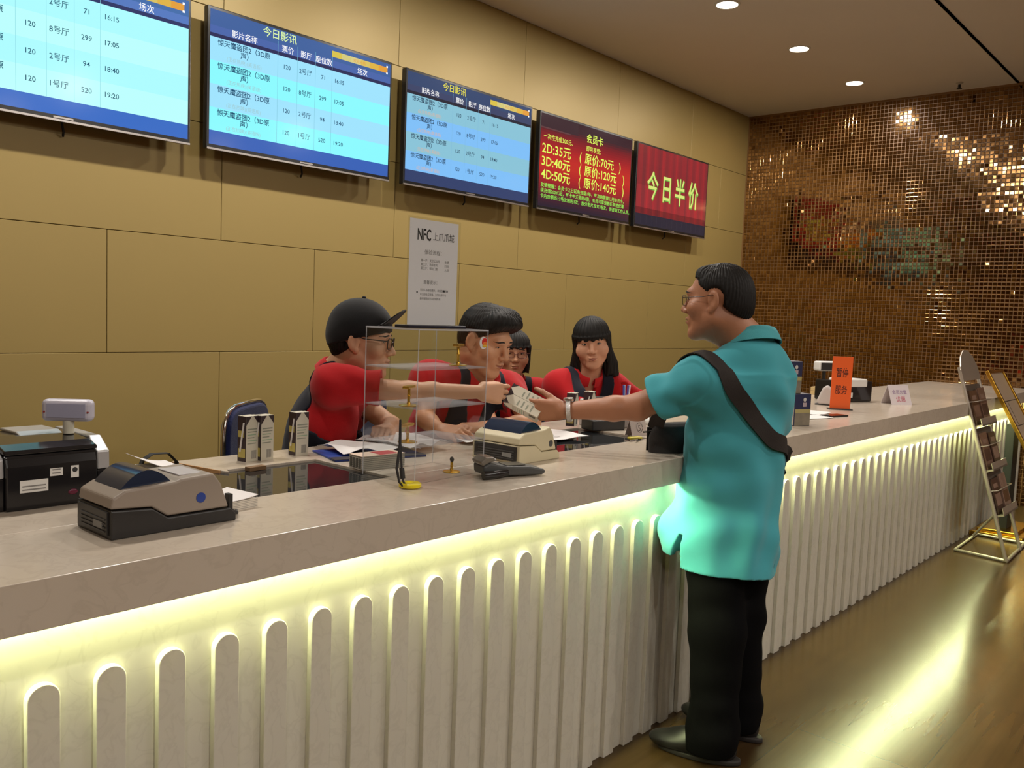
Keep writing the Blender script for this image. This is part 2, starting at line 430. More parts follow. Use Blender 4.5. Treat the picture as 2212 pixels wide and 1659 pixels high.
s0 = slat().build('slat', base, bevel=0.002)
s0.location = (0.62 - .1255 * 4, -.02, 0.0)
for i in range(1, 71):
    c = s0.copy(); COL.objects.link(c); c.parent = base; c.location = (0.62 + .1255 * (i - 4), -.02, 0)
strip = thing('led_strip', 'glowing yellow-green light strip tucked under the counter edge', 'light strip', (0, 1.672, 0.995))
b = MB(); b.box((-1.5, -.020, -.004), (XC, .004, .003), mat('strip_tape', (.8, .8, .75), .6)); b.build('tape', strip)
b = MB(); b.box((-1.5, -.006, -.008), (XC, .004, -.004), emis('strip_glow', (0.92, 1.0, 0.52), STRIP_E)); b.build('diffuser', strip)
# ================================================================== SCREENS
M_bez = mat('black_bezel', (.012, .012, .013), .25)
M_trim = mat('silver_bezel_trim', (.55, .52, .5), .3, metal=.9)
TW, TH = 1.272, 0.742
TVX = [1.09, 2.455, 3.845, 5.21, 6.56]; TVZ = 2.366
def tv(i, label, paint):
    r = thing('television', label, 'screen', (TVX[i], 4.395, TVZ), 0, 'screens along the gold wall')
    b = MB(); b.box((0, -.02, 0), (TW, .02, TH), M_bez); b.box((.25, .02, .15), (TW - .25, .045, TH - .12), M_bez); b.build('bezel', r, bevel=.004)
    b = MB(); b.box((.002, -.0235, -.004), (TW - .002, -.012, .006), M_trim); b.box((TW / 2 - .045, -.0225, .010), (TW / 2 + .045, -.020, .018), M_trim); b.build('lower_trim', r)
    b = MB(); b.box((TW / 2 - .25, .04, .2), (TW / 2 + .25, .106, .5), mat('black_steel', (.02, .02, .02), .5)); b.build('wall_bracket', r)
    b = MB(); b.tube([(TW * .52, .07, .17), (TW * .52, .07, .03), (TW * .53, .075, -.035), (TW * .535, .098, -.05)], .006, mat('black_rubber', (.015, .015, .015), .6), 6); b.build('cable', r, smooth=50)
    b = MB(); u0, u1, v0, v1 = .014, TW - .014, .024, TH - .016
    U = lambda u: u0 + u * (u1 - u0)
    Vv = lambda v: v0 + v * (v1 - v0)
    def rect(a, c, d, e, m, k=0): y = -.0202 - .0003 * k; b.quad((U(a), y, Vv(c)), (U(d), y, Vv(c)), (U(d), y, Vv(e)), (U(a), y, Vv(e)), m)
    def txt(s, u, v, size, m, align='CENTER', sx=1.0, bold=0.0, k=3): b.text(s, (U(u), -.0202 - .0003 * k, Vv(v)), (1, 0, 0), (0, 0, 1), size, m, align, sx, bold)
    paint(rect, txt)
    b.build('screen', r)
    return r

def schedule(pal):
    top, head, head2, row1, row2, foot, title, ink, sub, line = pal
    def paint(rect, txt):
        n = 10
        rect(0, .80, 1, 1, top)
        for k in range(4): rect(0, .80 + .028 * k, 1, .80 + .028 * (k + 1), (head2, head, head, top)[k], 1)
        rect(0, 0, 1, .105, foot)
        h = (.80 - .105) / 4
        rows = (('2号厅', '71', '16:15'), ('8号厅', '299', '17:05'), ('2号厅', '94', '18:40'), ('1号厅', '520', '19:20'))
        for q in range(4):
            zt = .80 - h * q
            rect(0, zt - h, 1, zt, row1 if q % 2 == 0 else row2)
            txt('惊天魔盗团2（3D原', .165, zt - .052, .037, ink, bold=.012)
            txt('声）', .165, zt - .106, .037, ink, bold=.012)
            txt('(正在热映)(英语版)', .165, zt - .153, .026, sub)
            txt('120', .385, zt - .095, .034, ink, bold=.008)
            txt(rows[q][0], .485, zt - .095, .036, ink, bold=.004)
            txt(rows[q][1], .585, zt - .095, .034, ink, bold=.008)
            txt(rows[q][2], .655, zt - .095, .034, ink, 'LEFT', bold=.008)
        for u in (.335, .44, .54, .637): rect(u - .0008, .105, u + .0008, .91, line, 2)
        txt('今日影讯', .345, .925, .056, title, bold=.008)
        for u, s in ((.165, '影片名称'), (.387, '票价'), (.488, '影厅'), (.588, '座位数'), (.82, '场次')): txt(s, u, .838, .042, M_white, bold=.008, sx=.95)
        for k, c in enumerate(M_ban): rect(.635 + .0575 * k, .915, .635 + .0575 * (k + 1), .965, c, 1)
        txt('欢迎光临', .80, .926, .024, M_ban[5], bold=.004)
        for v in (.905, .962): rect(.972, v, .982, v + .016, M_white, 2)
    return paint
M_white = screen_mat('screen_white', (1, 1, 1), 1.0)
M_ban = [screen_mat('banner_%d' % k, c, .8) for k, c in enumerate(((.85, .66, .08), (.80, .72, .25), (.85, .75, .30), (.85, .66, .15), (.9, .55, .07), (.95, .42, .05)))]
def palette(tagn, top, head, head2, row1, row2, foot, title, ink, sub, line, s):
    nm = ('top', 'head', 'head_dark', 'row', 'row_alt', 'foot', 'title', 'ink', 'subtext', 'line')
    return [screen_mat('screen_%s_%s' % (tagn, a), srgb(*c), 1.0) for a, c in zip(nm, (top, head, head2, row1, row2, foot, title, ink, sub, line))]
palA = palette('bright', (66, 108, 168), (84, 120, 190), (44, 52, 98), (172, 250, 255), (186, 255, 252), (54, 106, 194), (225, 250, 190), (24, 84, 110), (150, 196, 196), (140, 215, 225), 1)
palB = palette('cyan', (62, 96, 156), (72, 100, 168), (40, 42, 84), (158, 226, 252), (138, 248, 255), (54, 96, 180), (225, 250, 170), (26, 76, 110), (160, 200, 205), (120, 190, 210), 1)
palC = palette('dim', (52, 70, 108), (58, 66, 100), (36, 34, 48), (136, 194, 214), (126, 190, 246), (48, 62, 104), (235, 225, 70), (34, 60, 84), (214, 178, 150), (122, 180, 214), 1)
tv(0, 'leftmost showtime screen, cut off by the left edge of the photo', schedule(palA))
tv(1, 'second showtime screen from the left, bright cyan table under a pale title', schedule(palB))
tv(2, 'third showtime screen, dimmer blue table under a yellow title', schedule(palC))

M_lime = screen_mat('screen_lime', srgb(226, 250, 96)); M_grn = screen_mat('screen_green', srgb(150, 240, 90))
def member(rect, txt):
    reds = [(52, 22, 30), (58, 30, 36), (120, 22, 28), (150, 26, 30), (176, 32, 30), (190, 40, 30), (190, 42, 30), (176, 32, 30), (150, 26, 32), (110, 26, 36), (70, 24, 38), (40, 26, 42)]
    q0 = np.array(reds, float); n = 36; reds = [tuple(np.array([np.interp(k / (n - 1) * (len(q0) - 1), np.arange(len(q0)), q0[:, i]) for i in range(3)])) for k in range(n)]
    for k, c in enumerate(reds):
        rect(0, 1 - (k + 1) / n, 1, 1 - k / n, screen_mat('screen_red_%d' % k, srgb(*c)))
    rect(0, .86, .38, 1, screen_mat('screen_red_dark', srgb(58, 34, 40)), 1); rect(.0, .845, .30, .86, screen_mat('screen_red_glint', srgb(96, 58, 60)), 1)
    txt('会员卡', .565, .83, .078, M_lime, bold=.012)
    txt('一次性充值300元、', .03, .738, .047, M_lime, 'LEFT', bold=.006)
    txt('即可享受：', .475, .728, .047, M_lime, 'LEFT', bold=.006)
    for s, p, v in (('2D:35元', '70', .585), ('3D:40元', '120', .445), ('4D:50元', '140', .305)):
        txt(s, .02, v, .098, M_lime, 'LEFT', sx=1.08, bold=.012)
        txt('(', .405, v, .105, M_lime, 'LEFT', bold=.0)
        txt('原价:' + p + '元', .462, v, .094, M_lime, 'LEFT', sx=1.05, bold=.012)
        txt(')', .855 if p == '70' else .905, v, .105, M_lime, 'LEFT')
    for s, v in (('友情提醒：会员卡之日起有效期1年，每次购票需使用会员卡，', .215), ('续充值200元起，每卡每天限购6张，会员可享受影城其他优惠', .155), ('卡内余额当日场次限购1次，部分影片及3D场次，请咨询工作人员。', .095)):
        txt(s, .02, v, .0365, M_grn, 'LEFT', sx=1.16, bold=.008)
tv(3, 'red member card price screen with three lime price lines', member)
def curtain(rect, txt):
    n = 46
    rs = random.Random(4)
    for k in range(n):
        t = k / n
        f = .85 + .15 * math.sin(k * 1.35) + rs.uniform(-.12, .12)
        for q, (a, c, g) in enumerate(((.78, 1, .85), (.5, .78, .82), (.22, .5, 1.0), (.14, .22, .55))):
            m = screen_mat('curtain_%d_%d' % (round(f * 8), q), (.36 * round(f * 8) / 8 * g, .022 * g, .026 * g))
            rect(t, a, t + 1 / n, c, m)
    rect(0, 0, 1, .14, screen_mat('curtain_floor', srgb(36, 32, 46)))
    for k in range(14): rect(k / 14, .02, k / 14 + .003, .13, screen_mat('curtain_floor_line', srgb(54, 48, 60)), 1)
    for s, u, dv in (('今', .215, .05), ('日', .41, 0), ('半', .60, -.02), ('价', .80, .0)):
        txt(s, u, .37 + dv * 0, .265, screen_mat('curtain_letter_edge', srgb(96, 170, 60)), sx=.72, bold=.03, k=2)
        txt(s, u - .005, .375 + dv * 0, .265, screen_mat('curtain_letter', srgb(214, 228, 120)), sx=.72, bold=.012, k=3)
tv(4, 'red curtain screen with four large green characters, rightmost of the row', curtain)
# ================================================================== PEOPLE: sculpted as one distance field each, then surfaced
F4 = np.float32
class SDF:
    def __init__(s, lo, hi, h):
        s.lo = np.array(lo, float); s.h = h
        s.n = np.ceil((np.array(hi, float) - s.lo) / h).astype(int) + 1
        s.D = np.full(s.n, 0.5, F4)
        s.ax = [(s.lo[i] + h * np.arange(s.n[i])).astype(F4) for i in range(3)]
    def _sl(s, lo, hi, pad):
        a = np.clip(np.floor((np.asarray(lo) - pad - s.lo) / s.h).astype(int), 0, s.n)
        b = np.clip(np.ceil((np.asarray(hi) + pad - s.lo) / s.h).astype(int) + 1, 0, s.n)
        if (b <= a).any(): return None
        sl = tuple(slice(a[i], b[i]) for i in range(3))
        X, Y, Z = s.ax[0][sl[0]][:, None, None], s.ax[1][sl[1]][None, :, None], s.ax[2][sl[2]][None, None, :]
        return sl, X, Y, Z
    def _mix(s, sl, d, k, op):
        A = s.D[sl]
        if op == 'add':
            r = np.minimum(A, d)
            if k > 0: hh = np.maximum(k - np.abs(A - d), 0) / k; r = r - hh * hh * (k * .25)
        else:
            d = -d; r = np.maximum(A, d)
            if k > 0: hh = np.maximum(k - np.abs(A - d), 0) / k; r = r + hh * hh * (k * .25)
        s.D[sl] = r
    def cone(s, a, b, ra, rb, k=0.0, op='add'):
        a, b = np.asarray(a, float), np.asarray(b, float); R = max(ra, rb)
        q = s._sl(np.minimum(a, b) - R, np.maximum(a, b) + R, k + 3 * s.h)
        if q is None: return s
        sl, X, Y, Z = q; ab = b - a; L = max(ab @ ab, 1e-12)
        px, py, pz = X - F4(a[0]), Y - F4(a[1]), Z - F4(a[2])
        t = np.clip((px * F4(ab[0]) + py * F4(ab[1]) + pz * F4(ab[2])) / F4(L), 0, 1)
        d = np.sqrt((px - t * F4(ab[0])) ** 2 + (py - t * F4(ab[1])) ** 2 + (pz - t * F4(ab[2])) ** 2) - (F4(ra) + t * F4(rb - ra))
        s._mix(sl, d, k, op); return s
    def chain(s, pts, rs, k=0.0):
        for i in range(len(pts) - 1): s.cone(pts[i], pts[i + 1], rs[i], rs[i + 1], k)
        return s
    def ell(s, c, r, R=None, k=0.0, op='add'):
        c = np.asarray(c, float); m = max(r)
        R = np.eye(3) if R is None else np.asarray(R)
        q = s._sl(c - m, c + m, k + 3 * s.h)
        if q is None: return s
        sl, X, Y, Z = q; p = (X - F4(c[0]), Y - F4(c[1]), Z - F4(c[2]))
        l = [p[0] * F4(R[0, i]) + p[1] * F4(R[1, i]) + p[2] * F4(R[2, i]) for i in range(3)]
        k0 = np.sqrt(sum((l[i] / F4(r[i])) ** 2 for i in range(3))); k1 = np.sqrt(sum((l[i] / F4(r[i] ** 2)) ** 2 for i in range(3)))
        d = k0 * (k0 - 1) / np.maximum(k1, 1e-6)
        s._mix(sl, d.astype(F4), k, op); return s
    def tubes(s, o, R, secs, k=0.0, op='add', zcut=None):
        """stack of oval sections along the local up axis: secs = (z, cx, cy, rx, ry)"""
        o = np.asarray(o, float); R = np.asarray(R, float); S = np.array(secs, float)
        m = max(np.abs(S[:, 1]).max() + S[:, 3].max(), np.abs(S[:, 2]).max() + S[:, 4].max())
        ends = [o + R[:, 2] * S[0, 0], o + R[:, 2] * S[-1, 0]]
        q = s._sl(np.minimum(*ends) - m, np.maximum(*ends) + m, k + 3 * s.h)
        sl, X, Y, Z = q; p = (X - F4(o[0]), Y - F4(o[1]), Z - F4(o[2]))
        x, y, z = [p[0] * F4(R[0, i]) + p[1] * F4(R[1, i]) + p[2] * F4(R[2, i]) for i in range(3)]
        f = lambda j: np.interp(z, S[:, 0], S[:, j]).astype(F4)
        rx, ry = f(3), f(4); u, v = (x - f(1)) / rx, (y - f(2)) / ry
        d = (np.sqrt(u * u + v * v) - 1) * np.minimum(rx, ry)
        d = np.maximum(d, np.maximum(F4(S[0, 0]) - z, z - F4(S[-1, 0])))
        s._mix(sl, d.astype(F4), k, op); return s
    def cut(s, c, n, lo=None, hi=None, keep=None):
        """remove the half space beyond c along n, within an optional box"""
        lo = s.lo if lo is None else lo; hi = s.lo + s.h * s.n if hi is None else hi
        q = s._sl(lo, hi, 0)
        if q is None: return s
        sl, X, Y, Z = q; n = unit(n)
        d = (X - F4(c[0])) * F4(n[0]) + (Y - F4(c[1])) * F4(n[1]) + (Z - F4(c[2])) * F4(n[2])
        s.D[sl] = np.maximum(s.D[sl], d.astype(F4)); return s
    def cutf(s, f, taper=0.0, wid=.02):
        """keep only where f(X,Y,Z) < 0; taper thins the surface towards the cut"""
        X, Y, Z = s.ax[0][:, None, None], s.ax[1][None, :, None], s.ax[2][None, None, :]
        if taper:
            k = np.broadcast_to(f(X, Y, Z), s.D.shape).astype(F4); s.D = np.maximum(s.D + np.clip(k + F4(wid), 0, wid).astype(F4) ** 2 * F4(taper / wid), k); return s
        s.D = np.maximum(s.D, f(X, Y, Z).astype(F4)); return s
    def ripple(s, waves, band=0.03):
        """folds: waves = (amplitude, direction*frequency, warp direction*frequency, warp)"""
        I = np.nonzero(np.abs(s.D) < band)
        P = np.stack([s.ax[i][I[i]] for i in range(3)], 1)
        d = np.zeros(len(P), F4)
        for w_ in waves:
            am, k1, k2, wp = w_[:4]
            v = np.sin(P @ np.asarray(k1, F4) + wp * np.sin(P @ np.asarray(k2, F4)))
            if len(w_) > 4:
                c, rad = w_[4]; v = v * np.exp(-((P - np.asarray(c, F4)) ** 2).sum(1) / rad ** 2)
            d += am * v
        s.D[I] += d; return s
    def sample(s, P):
        P = np.atleast_2d(P); q = np.clip((P - s.lo) / s.h, 0, s.n - 1.001); i = q.astype(int); f = q - i; r = 0
        for a in (0, 1):
            for b in (0, 1):
                for c in (0, 1):
                    r = r + s.D[i[:, 0] + a, i[:, 1] + b, i[:, 2] + c] * (f[:, 0] if a else 1 - f[:, 0]) * (f[:, 1] if b else 1 - f[:, 1]) * (f[:, 2] if c else 1 - f[:, 2])
        return r
    def grad(s, P):
        e = s.h; P = np.atleast_2d(P)
        g = np.stack([s.sample(P + np.eye(3)[i] * e) - s.sample(P - np.eye(3)[i] * e) for i in range(3)], 1)
        return g / np.maximum(np.linalg.norm(g, axis=1, keepdims=True), 1e-9)
    def hit(s, p, d, maxd=0.3):
        """first surface point along d from p"""
        p = np.array(p, float); d = unit(d)
        for t in np.arange(0, maxd, s.h / 2):
            if s.sample(p + d * t)[0] < 0: return p + d * t
        return p + d * maxd * .5
    def snap(s, P, off=0.0, it=8):
        P = np.array(np.atleast_2d(P), float)
        for _ in range(it): P = P - s.grad(P) * (s.sample(P) - off)[:, None] * .8
        return P
    def mesh(s, name, mt, parent=None, base=(0, 0, 0), matf=None, mats=None):
        D = s.D; D[0] = D[-1] = 0.5; D[:, 0] = D[:, -1] = 0.5; D[:, :, 0] = D[:, :, -1] = 0.5
        S = D < 0; n = np.array(S.shape); dim = n - 1
        E = [S[1:] ^ S[:-1], S[:, 1:] ^ S[:, :-1], S[:, :, 1:] ^ S[:, :, :-1]]
        C = np.zeros(dim, bool)
        for a in (0, 1):
            for b in (0, 1):
                C |= E[0][:, a:a + dim[1], b:b + dim[2]]; C |= E[1][a:a + dim[0], :, b:b + dim[2]]; C |= E[2][a:a + dim[0], b:b + dim[1], :]
        ci = np.argwhere(C); flat = np.ravel_multi_index(ci.T, dim)
        acc = np.zeros((len(ci), 3)); cnt = np.zeros(len(ci))
        for axis in range(3):
            o1, o2 = [i for i in range(3) if i != axis]
            for a in (0, 1):
                for b in (0, 1):
                    p = ci.copy(); p[:, o1] += a; p[:, o2] += b; q = p.copy(); q[:, axis] += 1
                    d0 = D[p[:, 0], p[:, 1], p[:, 2]]; d1 = D[q[:, 0], q[:, 1], q[:, 2]]
                    x = (d0 < 0) != (d1 < 0); t = np.where(x, d0 / np.where(x, d0 - d1, 1), 0)
                    pt = p.astype(float); pt[:, axis] += t
                    acc[x] += pt[x]; cnt[x] += 1
        V = s.lo + (acc / cnt[:, None]) * s.h - np.asarray(base)
        Q = []
        for axis in range(3):
            o1, o2 = (axis + 1) % 3, (axis + 2) % 3
            e = np.argwhere(E[axis])
            e = e[(e[:, o1] > 0) & (e[:, o2] > 0) & (e[:, o1] < dim[o1]) & (e[:, o2] < dim[o2])]
            ins = S[e[:, 0], e[:, 1], e[:, 2]]
            ids = []
            for a, b in ((-1, -1), (0, -1), (0, 0), (-1, 0)):
                c = e.copy(); c[:, o1] += a; c[:, o2] += b
                ids.append(np.searchsorted(flat, np.ravel_multi_index(c.T, dim)))
            q = np.stack(ids, 1); q[~ins] = q[~ins][:, ::-1]; Q.append(q)
        Q = np.concatenate(Q)
        me = bpy.data.meshes.new(name); nv, nf = len(V), len(Q)
        me.vertices.add(nv); me.vertices.foreach_set('co', V.astype(F4).ravel())
        me.loops.add(nf * 4); me.loops.foreach_set('vertex_index', Q.astype(np.int32).ravel())
        me.polygons.add(nf); me.polygons.foreach_set('loop_start', np.arange(0, nf * 4, 4, dtype=np.int32))
        me.polygons.foreach_set('use_smooth', np.ones(nf, bool))
        for m_ in (mats or [mt]): me.materials.append(m_)
        if matf is not None:
            me.polygons.foreach_set('material_index', matf(V[Q].mean(1) + np.asarray(base)).astype(np.int32))
        me.update(calc_edges=True); me.validate()
        o = bpy.data.objects.new(name, me); COL.objects.link(o)
        if parent is not None: o.parent = parent
        return o

# ------------------------------------------------------------------ anatomy
def head_to(M, c, sc): return lambda x, y, z: np.asarray(c) + M @ (np.array((x, y, z), float) * sc)

def sculpt_head(s, c, M, sc, neck, fat=0.0, ear=True, smile=0.0, soft=0.0):
    T = head_to(M, c, sc); k = .022 * sc
    E = lambda p, r, k=k, op='add', R=None: s.ell(T(*p), [q * sc for q in r], M if R is None else M @ R, k, op)
    Cn = lambda a, b, ra, rb, k=k: s.cone(T(*a), T(*b), ra * sc, rb * sc, k)
    E((0, -.014, .036), (.075, .092, .080)); E((0, .024, -.030 + .008 * soft), (.062 + fat + .004 * soft, .060, .082 - .008 * soft))
    jw = .004 * soft
    Cn((-.044 + jw, -.006, -.050), (-.018 + jw, .062, -.094 + 2 * jw), .026 + fat, .020); Cn((.044 - jw, -.006, -.050), (.018 - jw, .062, -.094 + 2 * jw), .026 + fat, .020)
    E((0, .070, -.098 + 2 * jw), (.024 - .004 * soft, .020, .018), .02 * sc)
    for q in (-1, 1): E((q * .044, .056, -.018 - .004 * soft), (.024 + fat + .003 * soft, .026, .024 + .006 * soft))
    Cn((-.032, .074 - .003 * soft, .030), (.032, .074 - .003 * soft, .030), .014, .014)
    for q in (-1, 1): E((q * .031, .098, .012), (.018, .013, .0105), .010 * sc, 'sub')
    ns = .006 * soft
    Cn((0, .082, .018), (0, .102 - ns, -.016), .0075, .0100, .010 * sc); E((0, .106 - ns, -.023), (.0110, .0105, .0090), .008 * sc)
    for q in (-1, 1): E((q * .0125, .094 - ns, -.027), (.0085, .011, .0080), .007 * sc)
    for q in (-1, 1): s.ell(T(q * .0065, .104 - ns, -.034), [.0038 * sc] * 3, M, .002, 'sub')
    E((0, .078 - .003 * soft, -.058), (.030, .016, .022), .014 * sc)
    E((0, .0925, -.051), (.021, .0075, .0050), .005 * sc); E((0, .0905, -.0615), (.018, .0085, .0060), .005 * sc)
    s.cone(T(-.021, .088, -.0562 + smile), T(0, .0995, -.0562), .0020 * sc, .0024 * sc, .003, 'sub'); s.cone(T(0, .0995, -.0562), T(.021, .088, -.0562 + smile), .0024 * sc, .0020 * sc, .003, 'sub')
    if ear:
        for q in (-1, 1):
            a = math.radians(22) * q; Rz = np.array(((math.cos(a), -math.sin(a), 0), (math.sin(a), math.cos(a), 0), (0, 0, 1)))
            E((q * .079, -.012, .002), (.0075, .0195, .0315), .005 * sc, 'add', Rz); E((q * .074, -.004, -.026), (.009, .010, .012), .006 * sc, 'add')
            E((q * .0885, -.009, .004), (.0065, .0105, .019), .004 * sc, 'sub', Rz)
    nt, nb = T(0, -.022, -.055), np.asarray(neck)
    s.cone(nt, nb, .052 * sc, .058 * sc, .03); s.cone(T(0, .02, -.085), nt * .3 + nb * .7, .030 * sc, .040 * sc, .03)

def face_parts(s, c, M, sc, root, base, closed=0.55, brow=(.018, .013, .010), lip=None, brows=True, iris=(.018, .012, .008)):
    T = head_to(M, c, sc); base = np.asarray(base)
    Mw = mat('eye_white', (.62, .56, .50), .25); Mi = mat('dark_iris', iris, .15); Ml = mat('lash_line', (.010, .008, .008), .6); Mb = mat('black_brow', brow, .8)
    for q in (-1, 1):
        p = s.hit(T(q * .031, .125, .011), -M[:, 1], .06 * sc)
        lp = (p - np.asarray(c)) @ M / sc
        b = MB(); pe = T(q * .031, lp[1] - .0035, .0115) - base
        b.ell(pe, [.0125 * sc, .0062 * sc, .0050 * sc * (1.3 - closed)], Mw, M); pi = T(q * .031, lp[1] + .0012, .0112) - base
        b.ell(pi, [.0052 * sc, .0022 * sc, .0046 * sc * (1.35 - closed)], Mi, M)
        arc = [T(q * .031 + u * .0135, lp[1] + .0022 - abs(u) * .0035, .0115 + (.0052 * (1.35 - closed)) * (1 - u * u) - .0008) - base for u in np.linspace(-1, 1, 7)]
        b.tube(arc, .0013 * sc, Ml, 5); b.build('eye', root, smooth=50)
        pts = []
        for u in np.linspace(-1, 1, 8):
            x = q * (.032 + u * .0175); z = .0305 + .0035 * (1 - u * u) - .0025 * u
            pts.append(s.hit(T(x, .13, z), -M[:, 1], .09 * sc) - base)
        b = MB()
        if brows: b.tube(pts, [.0012 * sc] + [.0030 * sc] * 5 + [.0024 * sc, .0010 * sc], Mb, 6); b.build('eyebrow', root, smooth=50)
    b = MB(); Mlp = mat('lip_skin', lip or srgb(150, 84, 70), .45)
    for z, h_ in ((-.0515, .0034), (-.0608, .0042)):
        pts = [s.hit(T(u * .0185, .13, z - .002 * u * u * (1 if z > -.056 else -1)), -M[:, 1], .07 * sc) - base - M[:, 1] * .0020 for u in np.linspace(-1, 1, 9)]
        b.tube(pts, [h_ * sc * (1 - .75 * abs(u)) for u in np.linspace(-1, 1, 9)], Mlp, 8)
    b.build('lips', root, smooth=60)

def hand(s, wrist, d, n, side, curl=(.5, .6, .7, .8), thumb=(.6, .7, .25), sc=1.0, spread=.10, tcurl=.4):
    """wrist point, d towards the fingers, n out of the palm, side towards the thumb; curl in radians per joint"""
    w_ = np.asarray(wrist, float); d = unit(d); n = unit(np.asarray(n) - d * (np.asarray(n) @ d)); t = unit(np.asarray(side) - d * (np.asarray(side) @ d) - n * (np.asarray(side) @ n))
    P = lambda a, b, c: w_ + (d * a + t * b + n * c) * sc
    kn = [(.088, .0285), (.092, .0095), (.088, -.0095), (.080, -.0270)]
    for i, (a, b) in enumerate(kn):
        s.cone(P(.012, b * .62, 0), P(a - .004, b, -.002), .0145 * sc, .0118 * sc, .012)
    s.cone(P(.02, .020, .010), P(.062, .024, .006), .014 * sc, .010 * sc, .014); s.cone(P(.02, -.018, .008), P(.06, -.024, .005), .013 * sc, .010 * sc, .012)
    tips = []
    for i, ((a, b), L, r) in enumerate(zip(kn, (.072, .080, .074, .058), (.0083, .0086, .0082, .0072))):
        p = P(a, b, -.002); ang = 0.0; sp = spread * (1.5 - i) / 1.5
        for j, f in enumerate((.44, .31, .25)):
            ang += curl[i] * (.75, 1.1, .7)[j]
            dd = unit((d * math.cos(ang) + n * math.sin(ang)) + t * sp * math.cos(ang))
            q = p + dd * L * f * sc
            s.cone(p, q, r * sc * (1 - .08 * j), r * sc * (.93 - .10 * j), .004 if j else .007); p = q
        tips.append(p)
    p = P(.018, .022, .008); dv = unit(d * thumb[0] + t * thumb[1] + n * thumb[2])
    for j, (L, r0, r1) in enumerate(((.044, .0150, .0112), (.034, .0108, .0098), (.027, .0098, .0076))):
        q = p + dv * L * sc; s.cone(p, q, r0 * sc, r1 * sc, .010 if j == 0 else .004); p = q
        dv = unit(dv + (d * .9 - t * .5 + n * .25) * tcurl * (.5 if j == 0 else .6))
    tips.append(p)
    return tips

def torso_frame(shL, shR, pel, neck):
    lat = unit(np.asarray(shL) - np.asarray(shR)); upv = unit(np.asarray(neck) - np.asarray(pel)); lat = unit(lat - upv * (lat @ upv))
    return lat, np.cross(lat, upv), upv

def sculpt_torso(s, shL, shR, pel, neck, g=0.0, w=1.0, dep=1.0, k=.05, sh=.052, belly=0.0, traps=True):
    lat, f, u = torso_frame(shL, shR, pel, neck); shL, shR, pel, neck = [np.asarray(q, float) for q in (shL, shR, pel, neck)]
    R = np.column_stack([lat, f, u]); H = (neck - pel) @ u
    mid = (shL + shR) / 2
    s.ell(pel + u * .02, (.165 * w + g, .120 * dep + g, .13 + g), R, k)
    s.ell(pel + u * H * .33 + f * belly * .5, (.150 * w + g, .112 * dep + belly + g, .16 + g), R, k)
    s.ell(pel * .32 + mid * .68 - u * .0, (.165 * w + g, .115 * dep + g, .17 + g), R, k)
    s.cone(shL - u * .015, shR - u * .015, sh + g, sh + g, k)
    if traps:
        s.cone(neck - u * .01, shL, .046 + g, .044 + g, .04); s.cone(neck - u * .01, shR, .046 + g, .044 + g, .04)
    return lat, f, u

def arm(s, sh, el, wr, g=0.0, k=.02, r=(.052, .044, .041, .030)):
    s.cone(sh, el, r[0] + g, r[1] + g, k)
    el, wr = np.asarray(el, float), np.asarray(wr, float)
    m = el * .68 + wr * .32
    s.cone(el, m, r[1] + g, r[2] + g, k); s.cone(m, wr, r[2] + g, r[3] + g, k)

def hair_strands(s, T, M, c, sc, f1=150, am=.0010, band=.02):
    I = np.nonzero(np.abs(s.D) < band)
    P = np.stack([s.ax[i][I[i]] for i in range(3)], 1) - np.asarray(c, F4); L = P @ M.astype(F4) / sc
    az = np.arctan2(L[:, 0], L[:, 1] + .02); r = np.hypot(L[:, 0], L[:, 1])
    d = np.sin(az * f1 * .34 + 3.0 * np.sin(L[:, 2] * 28) + 2 * np.sin(az * 5)) + .6 * np.sin(az * f1 * .8 + 5 * np.sin(L[:, 2] * 17 + az * 3)) + .7 * np.sin(L[:, 0] * 330 + 4 * np.sin(L[:, 1] * 40)) * (L[:, 2] > .07)
    s.D[I] += (am * sc * d * np.minimum(1, r / .03)).astype(F4)

def shell_collar(name, root, base, pts, h, mt, thick=.004, flare=.010, lean=.0):
    """turned-down shirt collar: ring of points round the neck, folded over outwards"""
    P = np.array(pts, float); c = P.mean(0); rows = []
    upv = unit(np.cross(P[len(P) // 4] - c, P[len(P) // 2] - c)); upv = upv if upv[2] > 0 else -upv
    out = P - c; out -= np.outer(out @ upv, upv); out /= np.linalg.norm(out, axis=1, keepdims=True)
    for a, b_ in ((-.2, .0), (.45, -.001), (.85, .001), (1.0, .005), (.92, .010), (.45, .010 + flare * .6), (-.05, .010 + flare)):
        rows.append(P + upv * h * a + out * b_)
    b = MB(); b.surf(np.array(rows) - np.asarray(base), mt, thick); return b.build(name, root, smooth=60)

